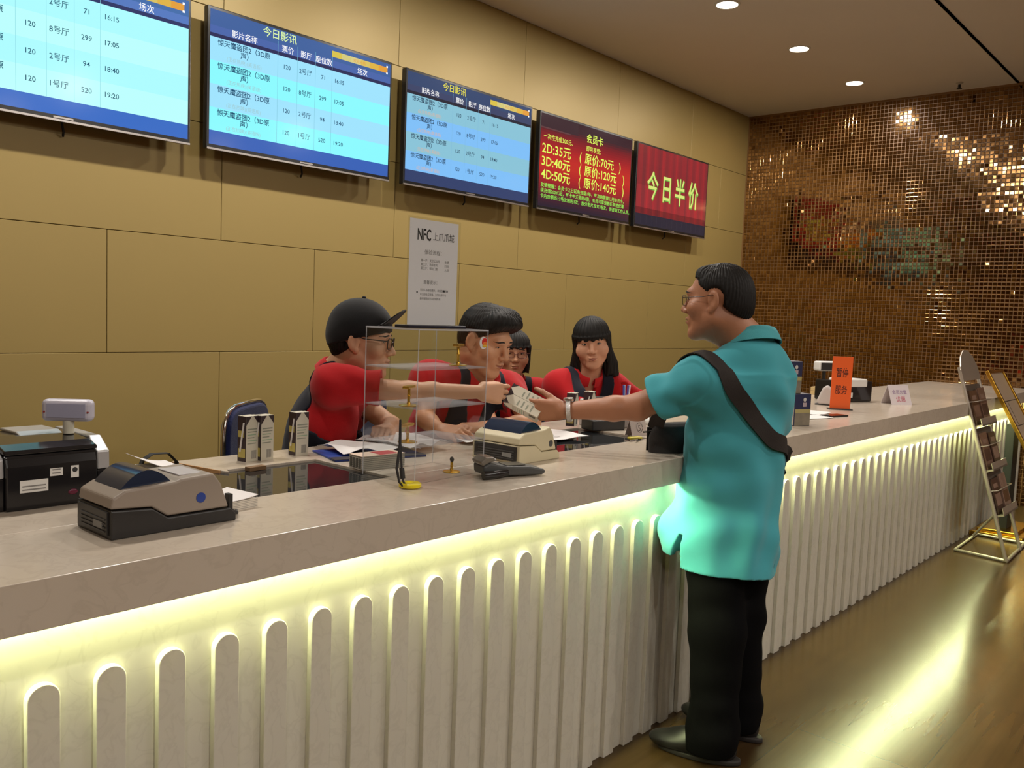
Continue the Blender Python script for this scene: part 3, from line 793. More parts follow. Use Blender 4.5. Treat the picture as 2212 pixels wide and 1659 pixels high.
def spectacles(T, root, base, mt, s, w=.050, h=.034, y=.112, z=.010, rim=.0016, tint=None, ear=True):
    b = MB(); base = np.asarray(base)
    for q in (-1, 1):
        ring = []
        for a in np.linspace(0, 2 * math.pi, 25):
            ca, sa = math.cos(a), math.sin(a); ex = .55
            x = q * .033 + w / 2 * np.sign(ca) * abs(ca) ** ex; zz = z + h / 2 * np.sign(sa) * abs(sa) ** ex
            ring.append(T(x, y - abs(x) * .10, zz) - base)
        b.tube(ring, rim, mt, 6, caps=False)
        b.tube([T(q * (.033 + w / 2), y - .006, z + h * .25) - base, T(q * .074, y - .03, z + h * .25) - base, T(q * .083, .02, z + .008) - base, T(q * .084, -.010, z + .014) - base, T(q * .083, -.026, z - .006) - base], rim * 1.1, mt, 6)
    b.tube([T(-.033 + w / 2, y - .001, z + .004) - base, T(0, y + .003, z + .006) - base, T(.033 - w / 2, y - .001, z + .004) - base], rim, mt, 6)
    o = b.build('eyeglasses', root, smooth=60)
    b = MB()
    for q in (-1, 1):
        ring = []
        for a in np.linspace(0, 2 * math.pi, 20)[:-1]:
            ca, sa = math.cos(a), math.sin(a); x = q * .033 + w / 2 * .97 * np.sign(ca) * abs(ca) ** .55; zz = z + h / 2 * .97 * np.sign(sa) * abs(sa) ** .55
            ring.append(T(x, y - abs(x) * .10, zz) - base)
        b.add(ring, [tuple(range(len(ring)))], acrylic('spectacle_lens', amt=.95, refl=.8))
    b.build('lens', o)
    return o

def skin(name, c): return mat(name, c, .48, noise=(14, .06), bump=(260, .06), spec=.4)
def cloth(name, c, rough=.85, sc=700, st=.25): return mat(name, c, rough, noise=(9, .07), bump=(sc, st), spec=.15, sheen=.15)
M_hair = mat('black_hair', (.010, .0085, .0075), .58, noise=(60, .3), spec=.22)
M_red = cloth('red_polo_cloth', srgb(182, 26, 32)); M_navy = cloth('navy_vest_cloth', srgb(28, 30, 42)); M_black = mat('black_trouser_cloth', (.0035, .0035, .004), .95, noise=(9, .1), bump=(600, .2), spec=.08)
# ------------------------------------------------------------------ customer in the turquoise polo
def customer():
    base = np.array((2.86, 1.40, 0.0))
    root = thing('person', 'standing man in a turquoise polo shirt and black trousers reaching across the counter', 'person', base)
    Ms = skin('customer_skin', srgb(176, 122, 92))
    hc, sc = np.array((2.791, 1.494, 1.618)), 1.13
    M = frame_of((-.20, .975, -.04)); T = head_to(M, hc, sc)
    neck = np.array((2.868, 1.400, 1.475)); shL = np.array((2.684, 1.482, 1.352)); shR = np.array((2.966, 1.366, 1.362)); pel = np.array((2.852, 1.425, .90))
    elL, wrL = np.array((2.608, 1.684, 1.236)), np.array((2.472, 1.910, 1.208))
    elR, wrR = np.array((3.10, 1.40, 1.09)), np.array((3.05, 1.60, 1.00))
    s = SDF((2.28, 1.14, .0), (3.26, 2.16, 1.78), .0032)
    sculpt_torso(s, shL, shR, pel, neck, -.030, 1.0, 1.0, belly=.01)
    lat, f, u = torso_frame(shL, shR, pel, neck)
    sculpt_head(s, hc, M, sc, neck + u * -.03, fat=.006)
    s.cone(T(0, -.045, -.06), neck - f * .01, .058, .066, .03)
    arm(s, shL, elL, wrL, r=(.054, .046, .043, .029)); arm(s, shR, elR, wrR, r=(.056, .048, .045, .030))
    tL = hand(s, wrL, (-.45, .89, -.03), (.85, .45, .12), (0, 0, 1), curl=(.45, .55, .60, .70), thumb=(.80, .50, .35), tcurl=.25, sc=1.04, spread=.10)
    hand(s, wrR, unit((-.3, .6, -.5)), (-.6, .1, .6), (.3, .7, .4), sc=1.0)
    # legs
    hipL, hipR = pel + lat * .085 - u * .06, pel - lat * .085 - u * .06
    kL, kR = np.array((2.765, 1.405, .475)), np.array((2.945, 1.420, .470)); aL, aR = np.array((2.752, 1.392, .085)), np.array((2.985, 1.415, .085))
    for h_, k_, a_ in ((hipL, kL, aL), (hipR, kR, aR)): s.chain([h_, k_, a_], (.085, .055, .040), .03)
    s.cone(aL, aL + np.array((-.05, .16, -.05)), .036, .030, .02); s.cone(aR, aR + np.array((-.01, .15, -.05)), .036, .030, .02)
    s.mesh('body', Ms, root, base)
    face_parts(s, hc, M, sc, root, base, .6)
    # hair: short, cut round the ear, high at the temples
    h = SDF(hc - .17, hc + .17, .0022)
    h.ell(T(0, -.014, .040), [q * sc for q in (.0790, .0965, .0815)], M)
    h.ell(T(0, -.050, .000), [q * sc for q in (.072, .066, .085)], M, .02)
    h.cone(T(-.030, .040, .090), T(.030, .042, .092), .013 * sc, .013 * sc, .03)
    def keep(X, Y, Z):
        p = [X - hc[0], Y - hc[1], Z - hc[2]]; x, y, z = [(p[0] * M[0, i] + p[1] * M[1, i] + p[2] * M[2, i]) / sc for i in range(3)]
        front = np.where(z > .075, y - .072, np.where(z > .02, y - (.052 - .004 * np.abs(x) / .07 + .40 * np.maximum(z - .055, 0)), y + .008 - 1.0 * np.maximum(z + .012, 0)))
        under = -.012 + .80 * (y + .030) - z
        ear = .0245 - np.sqrt((y + .012) ** 2 + ((z - .002) * .85) ** 2 + 0 * x)
        return np.maximum(np.maximum(front, under), np.where(np.abs(x) > .055, ear, -1)) * sc
    h.cutf(keep, .75); hair_strands(h, T, M, hc, sc)
    h.mesh('hair', M_hair, root, base)
    # polo shirt
    Mp = cloth('turquoise_pique', srgb(74, 166, 178), .85, 1400, .15)
    p = SDF((2.42, 1.06, .60), (3.26, 1.80, 1.60), .0042)
    R = np.column_stack([lat, f, u]); o = pel.copy()
    H = (neck - pel) @ u
    p.tubes(o, R, [(-.245, 0, .006, .202, .178), (-.15, 0, .010, .202, .180), (-.02, 0, .018, .190, .172), (.14, 0, .022, .184, .164), (.28, 0, .012, .186, .152), (.40, 0, .0, .186, .134), (.46, 0, -.004, .172, .114)])
    p.cone(shL - u * .020 + lat * .005, shR - u * .020 - lat * .005, .070, .070, .09)
    p.cone(neck - u * .035, shL, .060, .058, .05); p.cone(neck - u * .035, shR, .060, .058, .05)
    p.ell(neck - u * .10 - f * .04, (.13, .09, .12), R, .06)
    eS = shL * .28 + elL * .72; dS = unit(elL - shL)
    p.cone(shL, eS, .068, .076, .04); p.ell(eS - dS * .03 - u * .026, (.055, .055, .05), R, .04)
    eR = shR * .30 + elR * .70; dR = unit(elR - shR)
    p.cone(shR, eR, .068, .074, .04)
    p.ell(pel + f * .12 + lat * .10 - u * .13, (.10, .09, .09), R, .06)
    tw = [(.0045, (10, 14, 26), (9, 7, 12), 1.2), (.0032, (34, -12, 9), (8, 16, 5), 1.5)]
    p.ripple(tw + [(.006, tuple(u * 30 - lat * 34), tuple(lat * 10 + u * 6), 1.3, (pel + u * .30 - f * .12 - lat * .02, .17)), (.0055, tuple(lat * 52 + u * 6), tuple(u * 7), 1.5, (pel - u * .12 - f * .15, .20)), (.0065, tuple(dS * 8 + np.array((20, 44, -52))), (11, 9, 20), 1.4, (eS, .15)), (.005, tuple(lat * 46 + u * 10), tuple(u * 9), 1.6, (pel - u * .05, .26)), (.006, tuple(u * 40 + lat * 24), tuple(lat * 11), 1.2, (pel + lat * .14 + u * .16, .18))])
    p.cut(eS, dS, eS - .13, eS + .16); p.cone(eS - dS * .05, eS + dS * .03, .050, .064, .004, 'sub')
    p.cut(eR, dR, eR - .12, eR + .14)
    def hem(X, Y, Z):
        q = [X - pel[0], Y - pel[1], Z - pel[2]]; l = q[0] * lat[0] + q[1] * lat[1]; ff = q[0] * f[0] + q[1] * f[1]
        z0 = .668 + np.where(ff > .015, .035, 0.0) + .012 * np.sin(l * 9) - .10 * np.maximum(np.abs(l) - .19, 0)
        dz = np.maximum(.80 - Z, 0); slit = np.minimum(np.minimum(.010 + .16 * dz - np.abs(ff - .015 - .25 * dz), .80 - Z), l - .10)
        return np.maximum(z0 - Z, slit)
    p.cutf(hem)
    p.tubes(o, R, [(-.30, 0, .006, .188, .164), (-.18, 0, .010, .188, .166)], .004, 'sub')
    p.cone(neck + u * .05 + f * .01, neck - u * .02 + f * .012, .072, .066, .01, 'sub')
    p.mesh('polo_shirt', Mp, root, base)
    ring = []
    for a in np.linspace(math.pi, 3 * math.pi, 33):
        q = neck + u * .022 - f * .006 + lat * .078 * math.sin(a) - f * .078 * math.cos(a) - u * (.030 * (1 - math.cos(a)) * .9)
        ring.append(q)
    shell_collar('collar', root, base, ring, .048, cloth('turquoise_rib', srgb(82, 172, 182), .85, 500, .4), .004, .014)
    # trousers
    t = SDF((2.60, 1.18, .03), (3.16, 1.70, 1.0), .006)
    t.ell(pel - u * .03, (.146, .116, .12), R, .05); t.ell(pel - f * .026 - u * .09, (.140, .102, .11), R, .05)
    for h_, k_, a_, q in ((hipL, kL, aL, 1), (hipR, kR, aR, -1)):
        t.chain([h_ - u * .02 - lat * q * .012, k_, a_ + (0, 0, .015), a_ + np.array((0, .012, -.045))], (.110, .092, .083, .085), .05)
    t.ripple([(.0025, (16, 9, 30), (9, 8, 14), 1.8), (.0035, (9, 14, 58), (12, 6, 10), 1.2, (aL + (0, 0, .08), .12)), (.0035, (14, 9, 58), (6, 12, 10), 1.2, (aR + (0, 0, .08), .12))])
    t.mesh('trousers', M_black, root, base)
    Msh = mat('black_shoe_leather', (.012, .011, .011), .32, noise=(20, .2)); Mso = mat('shoe_sole', (.02, .016, .014), .7)
    for a_, dv in ((aL, (-.30, .95, 0)), (aR, (-.05, 1.0, 0))):
        dv = unit(dv); sd = np.array((dv[1], -dv[0], 0)); g0 = np.array((a_[0], a_[1], 0.0)); S = np.column_stack([sd, dv, (0, 0, 1)])
        k = SDF(g0 + (-.28, -.16, -.01), g0 + (.22, .30, .16), .004)
        k.ell(g0 - dv * .030 + (0, 0, .048), (.044, .058, .058), S); k.ell(g0 + dv * .13 + (0, 0, .036), (.050, .098, .036), S, .03); k.ell(g0 + dv * .05 + (0, 0, .056), (.044, .09, .046), S, .04)
        k.cone(g0 + (0, 0, .06), g0 + (0, 0, .10), .048, .05, .02); k.cut(g0 + (0, 0, .018), (0, 0, -1))
        sh = k.mesh('shoe', Msh, root, base)
        k = SDF(g0 + (-.28, -.16, -.02), g0 + (.22, .30, .06), .004)
        k.tubes(g0, S, [(0.0, 0, .045, .051, .150), (.019, 0, .045, .050, .148)]); k.mesh('sole', Mso, sh, base)
    # glasses, watch
    spectacles(T, root, base, mat('thin_dark_metal', (.06, .05, .05), .3, metal=.8), s, .050, .032, .0985, .006, .0011)
    ax = unit(wrL - elL); cw = wrL - ax * .022; A = unit(np.cross(ax, (0, 0, 1))); B = np.cross(ax, A)
    b = MB(); rows = []
    for k in (-.5, .5):
        rows.append([cw + ax * .016 * k + (A * math.cos(a) * .038 + B * math.sin(a) * .0385) - base for a in np.linspace(0, 2 * math.pi, 41)])
    b.surf(np.array(rows), mat('steel_watch_band', (.62, .60, .58), .28, metal=.9, bump=(300, .5)), .0025); wb = b.build('watch_band', root, smooth=40)
    fc = cw - B * .041 * (1 if (-B)[2] > 0 else -1); nn = unit(fc - cw); Q = np.column_stack([ax, np.cross(nn, ax), nn])
    b = MB(); b.lathe([(.0185, -.006), (.0195, 0), (.0185, .004), (.016, .005)], fc - base, mat('steel_watch_case', (.75, .73, .7), .2, metal=1), 24, Q); b.lathe([(.0158, .0045), (.0157, .0056), (.001, .0058)], fc - base, mat('pale_watch_dial', (.85, .8, .76), .2), 24, Q); b.build('watch', root, smooth=40)
    # shoulder bag and strap
    Mb = mat('black_bag_fabric', (.012, .010, .009), .75, bump=(500, .3)); Mst = mat('dark_webbing', srgb(38, 30, 26), .8, bump=(700, .4))
    bc = np.array((2.815, 1.655, 1.075))
    br = thing('shoulder_bag', 'black shoulder bag on a dark strap crossing the turquoise polo', 'bag', bc - (0, 0, .105))
    b0 = bc - (0, 0, .105)
    k = SDF(bc - .19, bc + .19, .0045); S = np.column_stack([lat, f, (0, 0, 1)])
    k.tubes(bc, S, [(-.105, 0, 0, .10, .040), (-.06, 0, 0, .108, .052), (.03, 0, 0, .106, .050), (.085, 0, 0, .094, .036), (.098, 0, 0, .08, .02)])
    k.ripple([(.002, (30, 20, 40), (12, 9, 14), 1.2)]); k.mesh('pouch', Mb, br, b0)
    b = MB(); b.surf([[bc + S @ np.array((x, .053 - .012 * (x / .1) ** 2, z)) - b0 for z in (.07, .02, -.03)] for x in np.linspace(-.085, .085, 7)], Mb, .004); b.build('flap', br, smooth=40)
    pts = [bc + lat * .085 + (0, 0, .06) - f * .0, bc + lat * .10 + (0, 0, .17) - f * .035, shL + f * .075 - u * .05 + lat * .01, shL + f * .04 + u * .05 + lat * .02, shL + u * .072 + lat * .012, shL - f * .04 + u * .06 - lat * .0,
           shL - f * .10 - lat * .05 - u * .02, (shL + shR) / 2 - f * .15 - u * .10 + lat * .045, (shL + shR) / 2 - f * .18 - u * .20 - lat * .055, pel - f * .17 + u * .24 - lat * .145, pel - f * .10 + u * .15 - lat * .20, pel + u * .12 - lat * .225, pel + f * .10 + u * .13 - lat * .19, pel + f * .19 + u * .15 - lat * .09, bc - lat * .09 + (0, 0, .06)]
    P = np.array(pts); tt = np.linspace(0, len(P) - 1, 110); P = np.stack([np.interp(tt, np.arange(len(P)), P[:, i]) for i in range(3)], 1)
    for _ in range(6):
        P[1:-1] = (P[:-2] + P[2:]) / 4 + P[1:-1] / 2
    P[4:-6] = p.snap(P[4:-6], .0045)
    for _ in range(3): P[1:-1] = (P[:-2] + P[2:]) / 4 + P[1:-1] / 2
    N = p.grad(P); cx = P - pel; cx[:, 2] = 0; cx /= np.linalg.norm(cx, axis=1, keepdims=True); N = N + cx * .05; tg = np.gradient(P, axis=0); tg /= np.linalg.norm(tg, axis=1, keepdims=True); W = np.cross(N, tg); W /= np.linalg.norm(W, axis=1, keepdims=True)
    G = np.stack([P + W * (.029 * a) for a in (-1, -.33, .33, 1)], 1)
    G2 = G.reshape(-1, 3); ss = p.sample(G2); low = ss < .003; G2[low] += p.grad(G2[low]) * (.003 - ss[low])[:, None]
    G = G2.reshape(G.shape)
    b = MB(); b.surf(G - b0, Mst, -.0035); b.build('strap', br, smooth=60)
    return root, s
cust, cust_sdf = customer()
# ------------------------------------------------------------------ ticket staff in red polos and navy vests
def staff(label, hc, fwd, sc, neck, shL, shR, pel, elL, wrL, elR, wrR, handL, handR, hair, skin_c, knees, vest='v', lo=None, hi=None, sleeve=(.62, .62), fat=0.0, upv=(0, 0, 1), cap=False, specs=None, w=1.0, closed=.6, soft=0.0, brows=True):
    hc, neck, shL, shR, pel, elL, wrL, elR, wrR = [np.array(q, float) for q in (hc, neck, shL, shR, pel, elL, wrL, elR, wrR)]
    base = np.array((pel[0], pel[1], 0.0))
    root = thing('person', label, 'person', base)
    M = frame_of(fwd, upv); T = head_to(M, hc, sc)
    lat, f, u = torso_frame(shL, shR, pel, neck); R = np.column_stack([lat, f, u])
    pts = np.array([hc + .16, hc - .16, pel - .2, pel + .2, shL, shR, elL, elR, wrL + .2 * unit(wrL - elL) + .04, wrL - .06, wrR + .2 * unit(wrR - elR) + .04, wrR - .06])
    lo, hi = pts.min(0) - .09, pts.max(0) + .09; lo[2] = max(lo[2], .50)
    s = SDF(lo, hi, .0032)
    sculpt_torso(s, shL, shR, pel, neck, -.014, w, 1.0, belly=fat)
    sculpt_head(s, hc, M, sc, neck - u * .03, fat=fat * .5, soft=soft)
    s.cone(T(0, -.035, -.06), neck - f * .01, .052 * sc, .056, .03)
    arm(s, shL, elL, wrL, r=(.044, .035, .032, .0235)); arm(s, shR, elR, wrR, r=(.044, .035, .032, .0235))
    if handL: hand(s, wrL, *handL[:3], **handL[3])
    if handR: hand(s, wrR, *handR[:3], **handR[3])
    Ms = skin('skin_' + label.split()[0] + '_%d' % int(hc[0] * 100), skin_c)
    s.mesh('body', Ms, root, base)
    face_parts(s, hc, M, sc, root, base, closed, brows=brows)
    hr = hair(s, hc, M, sc, T, root, base)
    # red polo
    p = SDF(np.minimum.reduce([pel, shL, shR, elL, elR]) - .22, np.maximum.reduce([pel, shL, shR, elL, elR, neck]) + .20, .0044)
    sculpt_torso(p, shL, shR, pel, neck, .010, w, 1.04, belly=fat, sh=.056)
    ends = []
    for sh, el, wr, k in ((shL, elL, wrL, sleeve[0]), (shR, elR, wrR, sleeve[1])):
        if k <= 1: e = sh * (1 - k) + el * k; d = unit(el - sh); p.cone(sh, e, .058 * w, .062 * w, .07)
        else: e = el * (2 - k) + wr * (k - 1); d = unit(wr - el); p.cone(sh, el, .054, .050, .07); p.cone(el, e, .049, .045, .03)
        ends.append((e, d))
    rr = random.Random(int(hc[0] * 1000))
    g = lambda a: np.array([rr.uniform(-a, a) for _ in range(3)])
    p.ripple([(.004, g(24), g(14), 1.4), (.003, g(46), g(22), 1.5), (.006, tuple(lat * 30 + u * 34), tuple(u * 12), 1.3, ((shL + pel) / 2, .16)), (.006, tuple(-lat * 30 + u * 34), tuple(u * 12), 1.3, ((shR + pel) / 2, .16))] + [(.005, tuple(np.cross(d, f) * 22 + d * 52), tuple(d * 14), 1.2, (e, .12)) for e, d in ends])
    for e, d in ends:
        p.cut(e, d, e - .10, e + .10); p.cone(e - d * .03, e + d * .03, .045, .052, .004, 'sub')
    p.cone(neck + u * .06 + f * .015, neck - u * .015 + f * .018, .066, .056, .01, 'sub')
    if vest == 'v': p.ell(neck + f * .075 - u * .045, (.024, .06, .055), R, .01, 'sub')
    p.cut(pel - u * .10, -u)
    p.mesh('polo_shirt', M_red, root, base)
    ring = []
    for a in np.linspace(.18 if vest == 'v' else 0, 2 * math.pi - (.18 if vest == 'v' else 0), 33):
        ring.append(neck + u * .012 + f * .006 + lat * .068 * math.sin(a) + f * .066 * math.cos(a) - u * (.034 * (1 + math.cos(a)) * .5))
    shell_collar('collar', root, base, ring, .042, cloth('red_collar_rib', srgb(190, 32, 36), .85, 500, .3), .0035, .016)
    # navy vest over the polo, arms and sides left red
    v = SDF(np.minimum.reduce([pel, shL, shR]) - .22, np.maximum.reduce([pel, shL, shR, neck]) + .14, .0044)
    sculpt_torso(v, shL, shR, pel, neck, .0165, w, 1.07, belly=fat, sh=.058)
    for (e, d), sh in zip(ends, (shL, shR)): v.cone(sh, sh * .4 + e * .6, .058 * w + .0075, .060 * w + .0075, .07)
    mid = (shL + shR) / 2
    def keep(X, Y, Z):
        q = [X - neck[0], Y - neck[1], Z - neck[2]]
        l = q[0] * lat[0] + q[1] * lat[1] + q[2] * lat[2]; ff = q[0] * f[0] + q[1] * f[1] + q[2] * f[2]; uu = q[0] * u[0] + q[1] * u[1] + q[2] * u[2]
        wide = np.abs(l) - (.112 + .35 * np.maximum(-.20 - uu, 0))
        if vest == 'apron': wide = np.where(ff > -.01, np.where(uu < -.185 - .2 * ff, -1.0, .05), np.where(uu < -.175, -1.0, np.abs(l) - .125))
        vn = .040 + .0 * l - np.abs(l) * .9 - np.maximum(0, 0)
        opening = np.where(ff > .0, np.minimum(.062 - np.abs(l) + .26 * np.minimum(uu + .05, 0), 1), np.sqrt(l * l + (uu * 1.0) ** 2) * -1 + .070)
        nk = .070 - np.sqrt(l * l + ff * ff)
        return np.maximum(np.maximum(wide, opening), np.where(uu > -.06, nk, -1))
    v.cutf(keep); v.cut(pel - u * .11, -u)
    v.ripple([(.0028, g(26), g(14), 1.4)])
    v.mesh('vest', M_navy, root, base)
    # trousers and shoes, seated behind the counter
    t = SDF(np.array((pel[0] - .38, pel[1] - .65, .02)), np.array((pel[0] + .38, pel[1] + .3, pel[2] + .18)), .009)
    t.ell(pel - u * .02, (.165, .13, .13), R, .05)
    kd = unit(np.array((f[0], f[1], 0)))
    kl = unit(np.array((lat[0], lat[1], 0)))
    for q in (-1, 1):
        hp = pel + kl * q * .085 - (0, 0, .05); kn = hp + kd * knees + kl * q * .03 - (0, 0, .03); an = np.array((*(kn - kd * .04)[:2], .34)); to = an + kd * .13 - (0, 0, .03)
        t.chain([hp, kn, an], (.085, .066, .050), .04)
        k = SDF(an + (-.2, -.2, -.12), an + (.2, .2, .12), .007); k.cone(an - (0, 0, .045), to - (0, 0, .03), .040, .036, .02); k.mesh('shoe', mat('black_shoe_leather', (.012, .011, .011), .32), root, base)
    t.mesh('trousers', M_black, root, base)
    return root, s, M, T, base

def crop_hair(front=.058, low=-.02, vol=(.083, .100, .088), quiff=None, fringe=None, strand=150):
    def f(s, hc, M, sc, T, root, base):
        h = SDF(hc - .19 * sc, hc + .19 * sc, .0023)
        h.ell(T(0, -.014, .044), [q * sc for q in vol], M); h.ell(T(0, -.050, .005), [q * sc for q in (.074, .064, .085)], M, .02)
        if quiff:
            for a, b_, r0, r1 in quiff: h.cone(T(*a), T(*b_), r0 * sc, r1 * sc, .05)
        def keep(X, Y, Z):
            p = [X - hc[0], Y - hc[1], Z - hc[2]]; x, y, z = [(p[0] * M[0, i] + p[1] * M[1, i] + p[2] * M[2, i]) / sc for i in range(3)]
            fz = fringe(x) if fringe else .066
            fr = np.where(z > fz, y - .125, np.where(z > -.012, y - front + .9 * np.maximum(.02 - z, 0), y + .010 - 1.0 * np.maximum(z + .02, 0)))
            under = low + .80 * (y + .030) - z
            ear = .030 - np.sqrt((y + .012) ** 2 + ((z - .002) * .85) ** 2 + 0 * x)
            return np.maximum(np.maximum(fr, under), np.where(np.abs(x) > .060, ear, -1)) * sc
        h.cutf(keep, .7); hair_strands(h, T, M, hc, sc, strand)
        return h.mesh('hair', M_hair, root, base)
    return f

def bob_hair(length=-.15, fringe=.022, wide=1.0, cheek=.066):
    def f(s, hc, M, sc, T, root, base):
        h = SDF(hc - np.array((.2, .2, .27)) * sc, hc + .18 * sc, .0024)
        h.ell(T(0, -.012, .044), [q * sc for q in (.086, .105, .086)], M)
        h.tubes(hc, M, [(length * sc, 0, -.030 * sc, .104 * sc * wide, .060 * sc), (-.10 * sc, 0, -.028 * sc, .100 * sc * wide, .074 * sc), (-.03 * sc, 0, -.018 * sc, .092 * sc, .090 * sc), (.04 * sc, 0, -.010 * sc, .087 * sc, .100 * sc)], .02)
        def keep(X, Y, Z):
            p = [X - hc[0], Y - hc[1], Z - hc[2]]; x, y, z = [(p[0] * M[0, i] + p[1] * M[1, i] + p[2] * M[2, i]) / sc for i in range(3)]
            fr_z = fringe + .012 * np.sin(x * 190) * .4 + .10 * np.abs(x) * 0
            face = np.where(z > fr_z, -1.0, -np.minimum(cheek - .10 * np.maximum(-z - .05, 0) - np.abs(x), y - .008) * -1)
            inner = np.where(z < -.075, np.minimum(.050 - np.abs(x), y + .048), -1.0)
            edge = length + .012 * np.sin(x * 70 + y * 40) - z
            return np.maximum(np.maximum(face, inner), edge) * sc
        h.cutf(keep, .35)
        I = np.nonzero(np.abs(h.D) < .02); P = np.stack([h.ax[i][I[i]] for i in range(3)], 1) - hc; L = P @ M / sc
        az = np.arctan2(L[:, 0], L[:, 1] + .02)
        h.D[I] += (.0012 * sc * (np.sin(az * 34 + 2.5 * np.sin(L[:, 2] * 22)) + .7 * np.sin(az * 71 + 4 * np.sin(L[:, 2] * 14)))).astype(F4)
        return h.mesh('hair', M_hair, root, base)
    return f

# --- first clerk: dark cap, leaning over with one arm stretched to the customer
sk = srgb(206, 158, 126)
cd = unit((.60, -.80, 0))
S1, s1, M1, T1, b1 = staff('young clerk in a black cap and red polo handing a carton across the counter', (2.018, 2.490, 1.425), (.62, -.77, -.10), 1.08, (1.972, 2.575, 1.300), (2.075, 2.700, 1.250), (1.872, 2.458, 1.275), (1.955, 2.735, .76),
    (2.150, 2.470, 1.110), (2.045, 2.370, 1.120), (2.055, 2.275, 1.262), (2.245, 2.110, 1.268),
    ((-.25, -.15, .02), (0, 0, -1), (.3, -.9, .2), dict(curl=(1.15, 1.2, 1.25, 1.3), sc=.92, thumb=(.8, .3, .3), tcurl=.5)),
    ((.95, -.22, -.10), (.22, .95, -.15), (0, .1, 1), dict(curl=(.35, .55, .75, .95), thumb=(.92, .25, .40), tcurl=.20, sc=1.0, spread=.08)),
    crop_hair(.050, -.030), sk, .36, vest='apron', closed=.75)
spectacles(T1, S1, b1, mat('black_spectacle_frame', (.015, .013, .013), .35), s1, .050, .036, .101, .008, .0019)
def cap(T, M, sc, root, base):
    Mc = cloth('black_cap_cloth', (.010, .010, .011), .85)
    k = SDF(T(0, 0, .04) - .21, T(0, 0, .04) + .21, .0030)
    k.ell(T(0, -.014, .052), [q * sc for q in (.092, .108, .094)], M); k.ell(T(0, -.055, .015), [q * sc for q in (.082, .070, .075)], M, .02)
    hc = T(0, 0, 0)
    def keep(X, Y, Z):
        p = [X - hc[0], Y - hc[1], Z - hc[2]]; x, y, z = [(p[0] * M[0, i] + p[1] * M[1, i] + p[2] * M[2, i]) / sc for i in range(3)]
        return (.012 + .36 * y + .05 * np.abs(x) - z) * sc + 0 * x
    k.cutf(keep)
    o = k.mesh('cap', Mc, root, base)
    b = MB(); P = []
    for i, r in enumerate(np.linspace(0, 1, 8)):
        row = []
        for a in np.linspace(-1.0, 1.0, 15):
            x = math.sin(a * 1.25) * (.080 + .006 * r); y0 = .060 * math.cos(a * 1.1) + .016; y = y0 + r * .056 * max(.2, math.cos(a * 1.05)) ** .6
            z = .056 + .010 * math.cos(a * .9) + r * .060 - .036 * (a * a) * (.4 + r)
            row.append(T(x, y, z) - np.asarray(base))
        P.append(row)
    b.surf(P, Mc, .004); b.build('brim', o, smooth=60)
    b = MB(); b.ell(T(0, -.014, .148) - np.asarray(base), (.008, .008, .005), Mc); b.build('button', o, smooth=60)
cap(T1, M1, 1.08, S1, b1)

# --- second clerk: bent forward over the counter, thick hair with a swept fringe
S2, s2, M2, T2, b2 = staff('clerk with thick swept black hair bending over the counter behind the acrylic case', (2.598, 2.420, 1.430), (.12, -.93, -.34), 1.10, (2.628, 2.475, 1.285), (2.815, 2.490, 1.225), (2.425, 2.560, 1.275), (2.64, 2.86, .78),
    (2.700, 2.245, 1.112), (2.462, 2.285, 1.106), (2.330, 2.480, 1.125), (2.300, 2.360, 1.100),
    ((-.80, .10, .0), (0, .2, -1), (-.1, .9, .3), dict(curl=(.35, .4, .45, .5), sc=1.0)),
    ((.0, -.75, -.05), (.5, 0, -1), (.9, .1, .4), dict(curl=(.5, .55, .6, .7), sc=1.0)),
    crop_hair(.060, -.012, (.093, .106, .098), quiff=[((-.05, .040, .105), (.055, .060, .102), .034, .034), ((.02, .074, .085), (.064, .066, .050), .028, .022), ((-.055, .055, .08), (.0, .078, .085), .026, .026)], fringe=lambda x: .050 - .55 * np.maximum(x - .005, 0)), srgb(206, 152, 116), .36, vest='v', closed=.8)

# --- third clerk: behind the second, glasses, dark bob
S3, s3, M3, T3, b3 = staff('woman clerk with thin-rimmed glasses half hidden behind the clerk with swept hair', (3.455, 3.015, 1.338), (-.66, -.74, -.08), 1.0, (3.49, 3.06, 1.185), (3.63, 2.98, 1.13), (3.37, 3.19, 1.13), (3.60, 3.30, .74),
    (3.66, 2.80, 1.00), (3.52, 2.64, 1.00), (3.27, 2.98, .98), (3.28, 2.76, .98), None, None,
    bob_hair(-.105, .040, .88), srgb(200, 146, 112), .20, vest='v', closed=.7, w=.92, soft=1.0)
spectacles(T3, S3, b3, mat('brown_spectacle_frame', srgb(92, 40, 34), .35), s3, .048, .030, .0995, .006, .0014)

# --- fourth clerk: shoulder length hair with a fringe, facing us
S4, s4, M4, T4, b4 = staff('woman clerk with shoulder-length black hair and a fringe seated facing the lobby', (3.522, 2.560, 1.415), (-.80, -.58, -.13), 1.06, (3.555, 2.605, 1.265), (3.660, 2.525, 1.205), (3.425, 2.690, 1.205), (3.66, 2.82, .74),
    (3.800, 2.420, 1.130), (3.640, 2.290, 1.110), (3.385, 2.500, 1.105), (3.470, 2.330, 1.110),
    ((-.5, -.3, 0), (0, 0, -1), (-.4, .6, .2), dict(curl=(.5, .5, .5, .6), sc=.92)), ((.5, -.25, 0), (0, 0, -1), (.4, .6, .2), dict(curl=(.6, .6, .6, .7), sc=.92)),
    bob_hair(-.165, .026, 1.12, .069), srgb(204, 150, 120), .34, vest='v', closed=.40, sleeve=(1.35, 1.35), w=.93, fat=.008, soft=1.0, upv=(-.08, .09, 1), brows=False)
